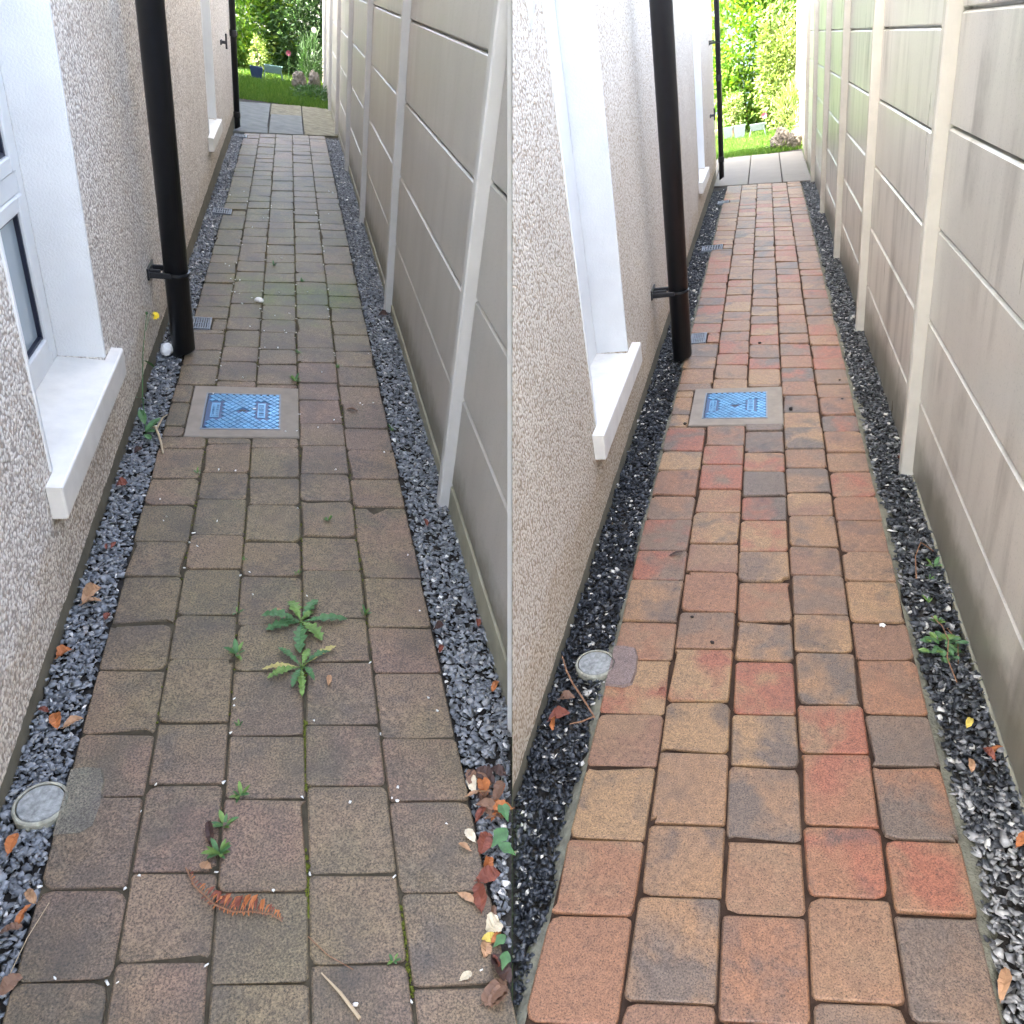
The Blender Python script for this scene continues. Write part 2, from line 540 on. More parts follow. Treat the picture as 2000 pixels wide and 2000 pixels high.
M['leaf_bright'] = m_island('bright_laurel_leaves', [(0.0, (0.07, 0.16, 0.02)), (0.5, (0.13, 0.25, 0.025)), (1.0, (0.24, 0.32, 0.05))], 0.45, 0.45, 0.35, (1.2, 1.3, 0.4))
M['leaf_dark'] = m_island('dark_shrub_leaves', [(0.0, (0.025, 0.065, 0.022)), (0.5, (0.05, 0.11, 0.035)), (1.0, (0.09, 0.16, 0.06))], 0.5, 0.4, 0.25, (1.0, 1.2, 0.5))
M['leaf_pale'] = m_island('pale_shrub_leaves', [(0.0, (0.12, 0.18, 0.05)), (0.5, (0.20, 0.27, 0.08)), (1.0, (0.33, 0.36, 0.14))], 0.5, 0.4, 0.3, (1.1, 1.2, 0.5))
M['bark'] = m_plain('bark', (0.12, 0.085, 0.055), 0.9, 0.2, 0.3, 40, 0.4, 60)
M['weed'] = m_plain('weed_leaf', (0.060, 0.140, 0.048), 0.5, 0.35, 0.4, 45)
M['weed_lt'] = m_plain('weed_leaf_light', (0.115, 0.195, 0.045), 0.5, 0.35, 0.4, 45)
M['weed_yel'] = m_plain('weed_leaf_yellowing', (0.36, 0.31, 0.11), 0.6, 0.3, 0.3, 60)
M['moss'] = m_plain('moss', (0.10, 0.115, 0.02), 0.95, 0.1, 0.4, 80, 0.5, 300)
for k_, c_ in (('tan', (0.36, 0.21, 0.115)), ('orange', (0.36, 0.125, 0.04)), ('russet', (0.17, 0.05, 0.03)), ('brown', (0.17, 0.095, 0.06)), ('cream', (0.58, 0.50, 0.36)), ('dark', (0.055, 0.03, 0.024)), ('yellow', (0.55, 0.42, 0.09))):
    M['dead_' + k_] = m_plain('dead_leaf_' + k_, c_, 0.6, 0.35, 0.28, 45, 0.3, 120)
M['straw'] = m_plain('dry_straw', (0.42, 0.33, 0.21), 0.7)
M['twig'] = m_plain('twig', (0.24, 0.13, 0.075), 0.8, 0.2, 0.3, 80)
M['petal_yellow'] = m_plain('yellow_petal', (0.75, 0.55, 0.02), 0.5)
M['petal_white'] = m_plain('cream_petal', (0.75, 0.72, 0.55), 0.5)
M['petal_pink'] = m_plain('pink_petal', (0.38, 0.09, 0.15), 0.5)
M['iron'] = m_plain('dark_iron', (0.05, 0.05, 0.055), 0.6, 0.4, 0.2, 40)
M['pot_blue'] = m_plain('dark_blue_planter', (0.02, 0.04, 0.10), 0.5)
M['pot_green'] = m_plain('green_grey_trough', (0.13, 0.21, 0.20), 0.6)
M['pot_white'] = m_plain('pale_planter', (0.10, 0.125, 0.13), 0.6)
M['shed'] = m_plain('slate_blue_boards', (0.10, 0.13, 0.16), 0.7, 0.3, 0.1, 8)
M['roofing'] = m_plain('roof_slate', (0.07, 0.075, 0.085), 0.8)
gt = NT('window_glass')
gt.set((0.33, 0.385, 0.41), 0.10, 0.6)
M['glass'] = gt.mat

# ------------------------------------------------------------------ large structure
g = MB()
g.add([(-250, -250, -1.2), (250, -250, -1.2), (250, 250, -1.2), (-250, 250, -1.2)], [(0, 1, 2, 3)])
tag(link('ground', g.mesh('ground', M['lawn_soil'])), kind='structure')

g = MB()
g.add([(-7, -12, -.16), (8, -12, -.16), (8, -.55, -.16), (-7, -.55, -.16)], [(0, 1, 2, 3)])  # unseen pale sheet behind the camera, added to bounce sunlight into the passages
tag(link('bounce_ground', g.mesh('bounce_ground', m_plain('pale_bounce_ground', (0.50, 0.475, 0.435), 0.85, 0.2, 0.12, 3))), kind='structure')

XP = {'L': [-.491, -.327, -.161, .019, .203, .392], 'R': [-.434, -.257, -.087, .074, .231, .380]}
XW = {'L': -.600, 'R': -.585}          # face of the rendered house wall
XF = {'L': .557, 'R': .520}            # face of the fence boards
YEND = {'L': 9.78, 'R': 9.80}
COVER = {'L': (-.412, .021, 2.742, 3.190), 'R': (-.342, .076, 3.215, 3.650)}
PLATE = {'L': (-.358, -.053, 2.797, 3.118), 'R': (-.285, .008, 3.280, 3.588)}


def yend(fr, x):
    return YEND[fr] + (.5 if fr == 'L' else -.5) * x


def skew(fr, y):
    if fr == 'L':
        return max(-.17, min(.5, .85 * (-.25 + .095 * y)))
    return max(-.5, min(.17, .85 * (.26 - .115 * y)))


def ground_sheet(fr, name, x0, x1, y0, y1, z, mat, ny=60, nx=2, amp=0.0):
    xs = np.linspace(x0, x1, nx)
    ys = np.linspace(y0, y1, ny)
    v = [(x, y, z + (amp * mnoise.noise(Vector((x * 9, y * 9, 3.1))) if amp else 0)) for y in ys for x in xs]
    f = [(j * nx + i, j * nx + i + 1, (j + 1) * nx + i + 1, (j + 1) * nx + i) for j in range(ny - 1) for i in range(nx - 1)]
    b = MB()
    b.add(v, f)
    me = b.mesh(name, mat)
    o = link(name, me, fr)
    seam_cut(me, o, fr)
    return o


for fr, nm in (('L', 'soil'), ('R', 'soil')):
    tag(ground_sheet(fr, nm, XW[fr] - .2, XF[fr] + .35, -1.6, YEND[fr] + .3, -.034, M['soil']), kind='structure')

# ---- paths: a joint bed and every paving block a piece of its own
def paver_mesh(w, l, k, mat):
    r = 0.0125
    out = []
    hw, hl = w / 2, l / 2
    for cx, cy, a0 in ((hw - r, hl - r, 0), (-hw + r, hl - r, 90), (-hw + r, -hl + r, 180), (hw - r, -hl + r, 270)):
        rr = r * (U(.45, 1.3) if random.random() < .82 else U(1.5, 2.1))
        for a in (0, 45, 90):
            an = rad(a0 + a)
            x = cx + math.cos(an) * rr + (r - rr) * (1 if cx > 0 else -1)
            y = cy + math.sin(an) * rr + (r - rr) * (1 if cy > 0 else -1)
            ch = U(.86, .97) if random.random() < .06 else 1.0
            out.append((x * ch + U(-.0015, .0015), y * ch + U(-.0015, .0015)))
    n = len(out)
    tz = U(-.0022, .0022)
    tx, ty = U(-.018, .018), U(-.018, .018)
    v = []
    for ins, z in ((0, -.033), (0, -.0085), (.0016, -.0020), (.0048, 0.0)):
        for x, y in out:
            sx = x * (1 - ins / hw)
            sy = y * (1 - ins / hl)
            v.append((sx, sy + k * sx, z + tz + (tx * sx + ty * sy if z > -.02 else 0)))
    f = [(i * n + q, i * n + (q + 1) % n, (i + 1) * n + (q + 1) % n, (i + 1) * n + q) for i in range(3) for q in range(n)]
    f.append(tuple(3 * n + q for q in range(n)))
    b = MB()
    b.add(v, f)
    return b.mesh('paver', mat)


START = {'L': [(.755, 0), (.761, 0), (.691, 0), (.696, 0), (.622, 0)], 'R': [(.857, 0), (.718, 1), (.917, 0), (.782, 1), (.972, 0)]}
LENS = {'L': [(.1725, .2065), (.1755, .2105), (.1765, .2175), (.181, .2175), (.1845, .2215)],
        'R': [(.176, .212), (.174, .2085), (.168, .2035), (.1635, .200), (.163, .1945)]}
GRATE = {'L': [(-.500, -.402, 3.838, 3.992), (-.560, -.430, 6.075, 6.215), (-.583, -.455, 9.26, 9.42)],
         'R': [(-.428, -.336, 4.372, 4.552), (-.516, -.345, 6.725, 6.895), (-.490, -.372, 8.86, 9.0)]}

for fr in 'LR':
    xs = XP[fr]
    path = ground_sheet(fr, 'path', xs[0] + .004, xs[5] - .004, -.6, YEND[fr] + .2, -.0062 if fr == 'L' else -.0080, M['joint_L' if fr == 'L' else 'joint_R'], 120, 12, .004)
    tag(path, 'unwashed brown block path between house and fence' if fr == 'L' else 'washed red and buff block path between house and fence', kind='structure')
    cv = COVER[fr]
    for c in range(5):
        x0, x1 = xs[c], xs[c + 1]
        short, long_ = LENS[fr][c]
        y, par = START[fr][c]
        while y > .0:
            par ^= 1
            y -= (long_ if par else short)
        ye = yend(fr, (x0 + x1) / 2)
        while y < ye - .03:
            ln = (long_ if par else short)
            par ^= 1
            ya, yb = y, min(y + ln, ye)
            y += ln
            pieces = [(x0, x1, ya, yb)]
            # leave room for the inspection cover
            if cv[0] < x1 - .01 and cv[1] > x0 + .01 and yb > cv[2] and ya < cv[3]:
                pieces = []
                if ya < cv[2] - .02:
                    pieces.append((x0, x1, ya, cv[2]))
                if yb > cv[3] + .02:
                    pieces.append((x0, x1, cv[3], yb))
                if x0 < cv[0] - .03:
                    pieces.append((x0, cv[0] - .002, max(ya, cv[2]), min(yb, cv[3])))
            if c == 0:
                q = []
                for p in pieces:
                    gr = [gq for gq in GRATE[fr] if p[3] > gq[2] + .01 and p[2] < gq[3] - .01 and gq[1] > p[0]]
                    if gr:
                        gq = gr[0]
                        if p[2] < gq[2] - .02:
                            q.append((p[0], p[1], p[2], gq[2]))
                        if p[3] > gq[3] + .02:
                            q.append((p[0], p[1], gq[3], p[3]))
                        q.append((gq[1] + .004, p[1], max(p[2], gq[2]), min(p[3], gq[3])))
                    else:
                        q.append(p)
                pieces = q
            for a, b_, c_, d in pieces:
                if d - c_ < .02 or b_ - a < .02:
                    continue
                gx = .0028 if fr == 'L' else .0038
                gy = .0020 if fr == 'L' else .0028
                cx, cy = (a + b_) / 2, (c_ + d) / 2
                # only what is on this side of the fork
                if not in_side(fr, (cx + (.06 if fr == 'L' else -.06), cy, 0)):
                    continue
                me = paver_mesh(b_ - a - gx + U(-.001, .001), d - c_ - gy + U(-.001, .0008), skew(fr, cy), M['paver_dirty' if fr == 'L' else 'paver_clean'])
                link('paver', me, parent=path, loc=(cx + U(-.0012, .0012), cy, U(-.0018, .0012)))

# ---- mortar edge beside the washed path
def ragged_strip(fr, xa, xb, y0, y1, n, z, mat, name, jit):
    v, f = [], []
    for i in range(n + 1):
        y = y0 + (y1 - y0) * i / n
        wv = mnoise.noise(Vector((y * 7, 1.7, xa))) * jit + mnoise.noise(Vector((y * 31, 4.7, xa))) * jit * .4
        xo = xb + wv
        for k in range(5):
            tt = k / 4
            v.append((xa + (xo - xa) * tt, y, z * (1 - tt ** 2) - .03 * tt ** 2 + .004 * mnoise.noise(Vector((y * 60, k * 3.3, xa)))))
    for i in range(n):
        for k in range(4):
            f.append((i * 5 + k, i * 5 + k + 1, (i + 1) * 5 + k + 1, (i + 1) * 5 + k))
    b = MB()
    b.add(v, f)
    return b.mesh(name, mat, True)


for xa, xb in ((XP['R'][0] + .004, XP['R'][0] - .024), (XP['R'][5] - .004, XP['R'][5] + .026)):
    pth = bpy.data.objects['path.001']
    me = ragged_strip('R', xa, xb, .3, 9.5, 260, -.010, M['haunch'], 'mortar_edge', .030)
    o = link('mortar_edge', me, parent=pth)
    bpy.context.view_layer.update()
    seam_cut(me, o, 'R')

# ---- gravel strips
def hull_variants(n, flat, seed):
    out = []
    r = random.Random(seed)
    for _ in range(n):
        bm = bmesh.new()
        for k in range(9):
            u, th = r.uniform(-1, 1), r.uniform(0, 2 * math.pi)
            s = math.sqrt(1 - u * u)
            q = r.uniform(.8, 1.1)
            bm.verts.new((s * math.cos(th) * q, s * math.sin(th) * q * r.uniform(.7, 1), u * flat))
        bmesh.ops.convex_hull(bm, input=bm.verts[:])
        bmesh.ops.delete(bm, geom=[v for v in bm.verts if not v.link_faces], context='VERTS')
        bmesh.ops.triangulate(bm, faces=bm.faces[:])
        bm.verts.index_update()
        out.append((np.array([v.co[:] for v in bm.verts]), np.array([[v.index for v in f.verts] for f in bm.faces])))
        bm.free()
    return out


HV = hull_variants(16, .27, 5)


def scatter_stones(fr, name, label, xfun, y0, y1, dens, size, mat, z0, tilt, group_z=.006, ystart=-9):
    vs_, fs_, off = [], [], 0
    length = y1 - y0
    n = int(dens * length)
    for i in range(n):
        u = rng.random()
        y = y0 + length * (u ** 1.35)
        if y < ystart + rng.normal(0, .05):
            continue
        xa, xb = xfun(y)
        x = rng.uniform(xa, xb)
        s = size * rng.lognormal(0, .28) * (1 + .04 * y)
        s = min(s, size * 2.0)
        if not in_side(fr, (x, y, 0), s * .5):
            continue
        V, Fc = HV[rng.integers(len(HV))]
        a, b, c = rng.uniform(0, 2 * math.pi), rng.normal(0, tilt), rng.normal(0, tilt)
        ca, sa, cb, sb, cc, sc = math.cos(a), math.sin(a), math.cos(b), math.sin(b), math.cos(c), math.sin(c)
        Rm = np.array([[ca, -sa, 0], [sa, ca, 0], [0, 0, 1]]) @ np.array([[1, 0, 0], [0, cb, -sb], [0, sb, cb]]) @ np.array([[cc, 0, sc], [0, 1, 0], [-sc, 0, cc]])
        P = (V * s) @ Rm.T + np.array([x, y, z0 + rng.uniform(-.009, group_z)])
        vs_.append(P)
        fs_.append(Fc + off)
        off += len(P)
    o = link(name, np_mesh(name, np.concatenate(vs_), np.concatenate(fs_), mat), fr)
    return tag(o, label, 'gravel', kind='stuff')


wob = lambda y, s: .006 * mnoise.noise(Vector((y * 5, s, 0)))
scatter_stones('L', 'gravel', 'dry blue grey slate chips along the grey pebbledash wall', lambda y: (XW['L'] - .005, XP['L'][0] - .008 + wob(y, 1)), .25, 9.4, 1250, .0098, M['slate_dry'], -.016, .35)
scatter_stones('L', 'gravel', 'dry slate chips with fallen leaves along the taupe fence', lambda y: (XP['L'][5] + .008 + wob(y, 2), XF['L'] + .004), .25, 9.9, 1500, .0098, M['slate_dry'], -.016, .35)
scatter_stones('R', 'gravel', 'wet black chips with white specks along the cream wall', lambda y: (XW['R'] - .005, XP['R'][0] - .012 + wob(y, 3) * 3), .5, 9.8, 1500, .0088, M['slate_wet'], -.016, .4)
scatter_stones('R', 'gravel', 'wet mixed grey and black chips along the satin fence', lambda y: (XP['R'][5] + .012 + wob(y, 4) * 3, XF['R'] + .004), .3, 9.8, 1350, .0095, M['slate_mixed'], -.016, .4, ystart=1.18)
scatter_stones('R', 'gravel', 'chips painted sunlit pale at the nearest end of the satin fence', lambda y: (XP['R'][5] + .012 + wob(y, 4) * 3, XF['R'] + .004), .3, 1.30, 1900, .0100, M['slate_sunlit'], -.014, .35)

# ------------------------------------------------------------------ houses
def wall_mesh(xw, th, ys, zs, holes, bot, seed):
    b = MB()
    def solid(i, j):
        if i < 0 or j < 0 or i >= len(ys) - 1 or j >= len(zs) - 1:
            return False
        return (i, j) not in holes
    xb = xw - th
    for i in range(len(ys) - 1):
        for j in range(len(zs) - 1):
            if not solid(i, j):
                continue
            a, c, e, g_ = ys[i], ys[i + 1], zs[j], zs[j + 1]
            b.add([(xw, a, e), (xw, c, e), (xw, c, g_), (xw, a, g_)], [(0, 1, 2, 3)])
            b.add([(xb, a, e), (xb, c, e), (xb, c, g_), (xb, a, g_)], [(3, 2, 1, 0)])
            if not solid(i - 1, j):
                b.add([(xb, a, e), (xw, a, e), (xw, a, g_), (xb, a, g_)], [(0, 1, 2, 3)])
            if not solid(i + 1, j):
                b.add([(xb, c, e), (xw, c, e), (xw, c, g_), (xb, c, g_)], [(3, 2, 1, 0)])
            if not solid(i, j + 1):
                b.add([(xb, a, g_), (xw, a, g_), (xw, c, g_), (xb, c, g_)], [(0, 1, 2, 3)])
    # ragged lower edge of the render, standing proud of the plinth
    y0, y1 = ys[0], ys[-1]
    n = int((y1 - y0) / .012)
    v, f = [], []
    for i in range(n + 1):
        y = y0 + (y1 - y0) * i / n
        z = bot(y) + .007 * mnoise.noise(Vector((y * 9, seed, 0))) + .006 * mnoise.noise(Vector((y * 70, seed, 2)))
        v += [(xw, y, zs[0]), (xw, y, z), (xw - .03, y, z + .004)]
    for i in range(n):
        for k in range(2):
            f.append((i * 3 + k, i * 3 + k + 1, (i + 1) * 3 + k + 1, (i + 1) * 3 + k))
    b.add(v, f)
    bm = bmesh.new()
    me = b.mesh('wall', None)
    me.materials.clear()
    bm.from_mesh(me)
    bmesh.ops.remove_doubles(bm, verts=bm.verts[:], dist=1e-5)
    bmesh.ops.recalc_face_normals(bm, faces=bm.faces[:])
    bm.to_mesh(me)
    bm.free()
    return me


def add_window(house, xw, y0, y1, zs, zh, s_near, s_far, s_out, wf=.050):
    xf = xw - .135                       # outer face of the frame
    fr_ = MB()
    w = .050
    fr_.box(xf - .06, xf, y0, y0 + w, zs, zh, .004)
    fr_.box(xf - .06, xf, y1 - wf, y1, zs, zh, .004)
    fr_.box(xf - .06, xf - .0005, y0 + w, y1 - wf, zs, zs + .055, .004)
    fr_.box(xf - .06, xf - .0005, y0 + w, y1 - wf, zh - w, zh, .004)
    fr_.box(xf - .06, xf - .0005, y0 + w, y1 - wf, zs + .515, zs + .575, .004)
    win = link('window', fr_.mesh('window', M['upvc']), parent=house)
    bm = bmesh.new()
    plan = [(xf - .02, y0 - .001), (xw + .0015, y0 - .001), (xw + .0015, s_near), (xw + s_out, s_near), (xw + s_out, s_far), (xw + .0015, s_far), (xw + .0015, y1 + .001), (xf - .02, y1 + .001)]
    lo = [bm.verts.new((x, y, zs - .105)) for x, y in plan]
    hi = [bm.verts.new((x, y, zs - .06 * (x - xf))) for x, y in plan]
    bm.faces.new(lo[::-1])
    bm.faces.new(hi)
    for k in range(8):
        bm.faces.new((lo[k], lo[(k + 1) % 8], hi[(k + 1) % 8], hi[k]))
    ed = [e for e in bm.edges if all(v.co.x > xw + .01 for v in e.verts)]
    bmesh.ops.bevel(bm, geom=ed, offset=.006, segments=2, affect='EDGES', profile=.5)
    sme = bpy.data.meshes.new('sill')
    bm.to_mesh(sme)
    bm.free()
    sme.materials.append(M['sill'])
    link('sill', sme, parent=win)
    rv = MB()
    t = .014
    for ya in (y0 - t, y1):
        rv.box(xf - .002, xw + .005, ya, ya + t, zs, zh + t, .002)
    rv.box(xf - .002, xw + .005, y0, y1, zh, zh + t, .002)
    link('reveal', rv.mesh('reveal', M['stipple']), parent=win)
    for za, zb in ((zs + .055, zs + .515), (zs + .575, zh - w)):
        sh = MB()
        sw = .042
        a, b_ = y0 + w, y1 - wf
        sh.box(xf - .045, xf + .006, a, a + sw, za, zb, .004)
        sh.box(xf - .045, xf + .006, b_ - sw, b_, za, zb, .004)
        sh.box(xf - .045, xf + .0055, a + sw, b_ - sw, za, za + sw, .004)
        sh.box(xf - .045, xf + .0055, a + sw, b_ - sw, zb - sw, zb, .004)
        link('sash', sh.mesh('sash', M['upvc']), parent=win)
        gk = MB()
        q = .009
        A, B, C_, D = a + sw, b_ - sw, za + sw, zb - sw
        gk.box(xf - .03, xf - .004, A, A + q, C_, D)
        gk.box(xf - .03, xf - .004, B - q, B, C_, D)
        gk.box(xf - .03, xf - .005, A + q, B - q, C_, C_ + q)
        gk.box(xf - .03, xf - .005, A + q, B - q, D - q, D)
        link('gasket', gk.mesh('gasket', M['gasket']), parent=win)
        p = MB()
        p.box(xf - .022, xf - .016, A + q, B - q, C_ + q, D - q)
        link('pane', p.mesh('pane', M['glass']), parent=win)
    return win


HOUSE = {
    'L': dict(y0=-.35, y1=9.98, h=4.2, wins=[(1.842, 2.540, .405, 1.95, 1.770, 2.648, .040), (6.690, 7.385, .430, 1.98, 6.55, 7.46, .042)], bot=lambda y: .050 + .013 * max(0, y - 1.3)),
    'R': dict(y0=.2, y1=10.65, h=5.2, wins=[(2.440, 3.190, .392, 1.95, 2.352, 3.335, .043, .22), (7.72, 8.50, .425, 1.98, 7.62, 8.62, .042, .22)], bot=lambda y: .034 + .012 * max(0, y - 1.3)),
}
for fr, hd in HOUSE.items():
    house = link('house', None, fr, (XW[fr], hd['y0'] + .5, 0))
    tag(house, 'grey pebbledash house wall with net curtained window beside unwashed path' if fr == 'L' else 'cream pebbledash house wall with white window recess beside washed path', 'house')
    off = Matrix.Translation(Vector((-XW[fr], -(hd['y0'] + .5), 0)))
    hold = house

    def child(name, me, cut=True, parent=None, hold=hold, off=off, fr=fr):
        o = link(name, me, parent=parent or hold)
        if parent is None:
            o.matrix_local = off
        bpy.context.view_layer.update()
        if cut:
            seam_cut(me, o, fr)
        return o

    ys = [hd['y0']]
    zs = [.27]
    for w in hd['wins']:
        ys += [w[0] - .001, w[1] + .001]
    ys.append(hd['y1'])
    zl = sorted({w[2] - .10 for w in hd['wins']} | {w[3] for w in hd['wins']})
    zs = [.27] + zl + [hd['h']]
    holes = set()
    for w in hd['wins']:
        for i in range(len(ys) - 1):
            for j in range(len(zs) - 1):
                if ys[i] >= w[0] - .002 and ys[i + 1] <= w[1] + .002 and zs[j] >= w[2] - .101 and zs[j + 1] <= w[3] + .001:
                    holes.add((i, j))
    me = wall_mesh(XW[fr], .26, ys, zs, holes, hd['bot'], 3.3 if fr == 'L' else 8.1)
    me.materials.append(M['dash_' + fr])
    child('wall', me)
    pl = MB()
    pl.box(XW[fr] - .25, XW[fr] - .008, hd['y0'], hd['y1'] - .002, -.06, .268)
    child('plinth', pl.mesh('plinth', M['plinth']))
    bd = MB()
    bd.box(XW[fr] - 5.0, XW[fr] - .62, hd['y0'], hd['y1'] - .01, -.3, hd['h'] - .02)
    child('back_rooms', bd.mesh('back_rooms', M['rear_render']))
    rf = MB()
    rf.box(XW[fr] - 5.2, XW[fr] + .10, hd['y0'] - .1, hd['y1'] + .15, hd['h'] + .002, hd['h'] + .16)
    child('roof', rf.mesh('roof', M['roofing']))
    en = MB()
    en.box(XW[fr] - .61, XW[fr] - .262, hd['y1'] - .2, hd['y1'] - .003, -.2, hd['h'] - .01)
    child('end_wall', en.mesh('end_wall', M['rear_render']))
    ex = MB()  # unseen block beyond the wall end, added to shade the lawn and slabs
    if fr == 'L':
        ex.box(-5.0, -1.45, hd['y1'] + .002, 15.2, -.3, 3.2)
    else:
        ex.box(-3.2, -1.25, hd['y1'] + .002, 12.2, -.3, 3.0)
    child('shade_block', ex.mesh('shade_block', M['dash_' + fr]))
    for w in hd['wins']:
        wn_ = add_window(house, XW[fr], *w)
        wn_.matrix_local = off
        if fr == 'R':
            bpy.context.view_layer.update()
            for q in [wn_] + list(wn_.children):
                seam_cut(q.data, q, 'R')

# ------------------------------------------------------------------ concrete board fences
POSTS = {'L': [2.262, 4.272, 6.235, 8.205, 10.21, 12.2, 14.2, 16.2, 18.2, 20.2], 'R': [2.742, 4.425, 6.07, 7.77, 9.53, 11.25, 12.95, 14.65, 16.35, 18.05, 19.75]}
BH = {'L': .350, 'R': .2935}
JZ = {'L': (.085, .040), 'R': (-.006, -.045)}    # top of the base board: nearest bay, other bays
PW, PX = .052, .040
for fr in 'LR':
    px = POSTS[fr]
    fence = link('fence', None, fr, (XF[fr], px[0], 0))
    tag(fence, 'taupe concrete board fence along the unwashed path' if fr == 'L' else 'satin concrete board fence with rain streaks along the washed path', 'fence')
    inv = Vector((-XF[fr], -px[0], 0))
    def part(name, b, mat, cut=False, loc=(0, 0, 0), fence=fence, inv=inv, fr=fr):
        me = b.mesh(name, mat)
        o = link(name, me, parent=fence, loc=inv + Vector(loc))
        if cut:
            bpy.context.view_layer.update()
            seam_cut(me, o, fr)
        return o
    nb = 5 if fr == 'L' else 6
    for i, y in enumerate(px):
        b = MB()
        b.box(-PX, .06, 0, PW, -.08, 2.02 if fr == 'L' else 1.86, .005, jit=.0006)
        part('post', b, M['post_' + fr], loc=(XF[fr], y, 0))
    bays = [(-.9 if fr == 'L' else -.6, px[0])] + [(a + PW, b_) for a, b_ in zip(px, px[1:])]
    for i, (a, b_) in enumerate(bays):
        zt = JZ[fr][0 if i == 0 else 1] + (0 if i == 0 else U(-.004, .004))
        x = XF[fr]
        bb = MB()
        bb.box(x - .004, x + .045, a + .002, b_ - .002, -.10, zt - .003, .004)
        part('base_board', bb, M['base_board'] if i < 4 else M['board_' + fr], cut=(i == 0))
        for k in range(nb):
            z = zt + k * BH[fr]
            c = MB()
            # each board: small chamfers above and below leave an open V joint
            z0, z1 = z + .004, z + BH[fr] - .004
            prof = [(.045, z0 + .018), (.022, z0 + .018), (.022, z0), (.005, z0), (0, z0 + .004), (0, z1 - .006), (.007, z1), (.024, z1), (.024, z1 + .016), (.045, z1 + .016)]
            dx = U(-.0012, .0012)
            vv = [(x + q[0] + dx, yy, q[1]) for yy in (a + .003, b_ - .003) for q in prof]
            n = len(prof)
            ff = [(j, (j + 1) % n, n + (j + 1) % n, n + j) for j in range(n)] + [tuple(range(n))[::-1], tuple(range(n, 2 * n))]
            c.add(vv, ff)
            part('board', c, M['board_' + fr], cut=(i == 0))
    if fr == 'L':
        # end post where the fence meets the corner of the neighbouring house
        Mi = FL.inverted()
        def on_line(z):
            # point of the fence face on the fork plane at height z
            nrm = FL.to_3x3().transposed() @ C_RIGHT
            c0 = Mi @ CAM
            yy = c0.y - (nrm.x * (XF['L'] - c0.x) + nrm.z * (z - c0.z)) / nrm.y
            return Vector((XF['L'], yy, z))
        p0, p1 = on_line(-.12), on_line(2.05)
        axs = (p1 - p0).normalized()
        rgt = (FL.to_3x3().transposed() @ C_RIGHT).normalized()
        dep = axs.cross(rgt).normalized()
        b = MB()
        c = []
        for p in (p0, p1):
            for s_, d_ in ((-.012, -.03), (-.0005, -.03), (-.0005, .03), (-.012, .03)):
                c.append(p + rgt * s_ + dep * d_)
        b.add(c, [(0, 3, 2, 1), (4, 5, 6, 7), (0, 1, 5, 4), (1, 2, 6, 5), (2, 3, 7, 6), (3, 0, 4, 7)])
        part('post', b, M['post_L'])

# ------------------------------------------------------------------ rainwater pipes
def downpipe(fr, x, y, r, z0, z1, xw, clips, label, collar=None, cutoff=.035):
    o = link('downpipe', None, fr, (x, y, 0))
    tag(o, label, 'downpipe')
    b = MB()
    n = 28
    v, f = [], []
    for z in (z0, z1):
        for k in range(n):
            a = 2 * math.pi * k / n
            zz = z + (cutoff * (math.cos(a) * .45 + .5) if z == z0 else 0)
            v.append((r * math.cos(a), r * math.sin(a), zz))
    for k in range(n):
        v.append(((r - .003) * math.cos(2 * math.pi * k / n), (r - .003) * math.sin(2 * math.pi * k / n), z0 + cutoff * (math.cos(2 * math.pi * k / n) * .45 + .5)))
    for k in range(n):
        v.append(((r - .003) * math.cos(2 * math.pi * k / n), (r - .003) * math.sin(2 * math.pi * k / n), z0 + .3))
    for k in range(n):
        k2 = (k + 1) % n
        f += [(k, k2, n + k2, n + k), (2 * n + k, 2 * n + k2, k2, k), (3 * n + k, 3 * n + k2, 2 * n + k2, 2 * n + k)]
    b.add(v, f)
    me = b.mesh('pipe', M['pipe'], True)
    link('pipe', me, parent=o)
    for zc in clips:
        c = MB()
        for dz in (0.0, .030):
            v, f = [], []
            m = 28
            for k in range(m):
                a = 2 * math.pi * k / m
                for rr, z in ((r + .0005, -.007), (r + .005, -.006), (r + .005, .006), (r + .0005, .007)):
                    v.append((rr * math.cos(a), rr * math.sin(a), zc + z))
            for k in range(m):
                for q in range(3):
                    f.append((k * 4 + q, ((k + 1) % m) * 4 + q, ((k + 1) % m) * 4 + q + 1, k * 4 + q + 1))
            if dz == 0.0:
                c.add(v, f)
        dxw = xw - x
        c.box(dxw, -r * .3, -r - .012, -r + .002, zc - .012, zc + .012, .002)
        c.box(dxw, -r * .55, r - .004, r + .010, zc - .012, zc + .012, .002)
        c.box(dxw - .001, dxw + .008, -r - .022, r + .022, zc - .020, zc + .030, .002)
        c.box(dxw + .008, -r - .004, -r - .010, -r + .004, zc + .014, zc + .026, .002)
        link('clip', c.mesh('clip', M['pipe']), parent=o)
    if collar:
        for zc in collar:
            c = MB()
            c.disc((0, 0), r + .006, zc - .03, zc + .03, 28, .003)
            link('collar', c.mesh('collar', M['pipe'], False), parent=o)
    return o


downpipe('L', -.492, 3.540, .0505, -.012, 4.6, XW['L'], [.375, 2.2], 'thick black downpipe nearest the camera beside unwashed path')
downpipe('L', -.562, 9.62, .031, .012, 4.6, XW['L'], [1.55], 'thin black downpipe at far end of unwashed path', collar=[.16, .92])
downpipe('R', -.446, 4.130, .0525, -.010, 4.0, XW['R'], [.385, 2.2], 'thick black downpipe nearest the camera beside washed path')
downpipe('R', -.492, 10.0, .029, .075, 4.0, XW['R'], [1.5], 'thin black downpipe at far end of washed path', collar=[.30, 1.15])

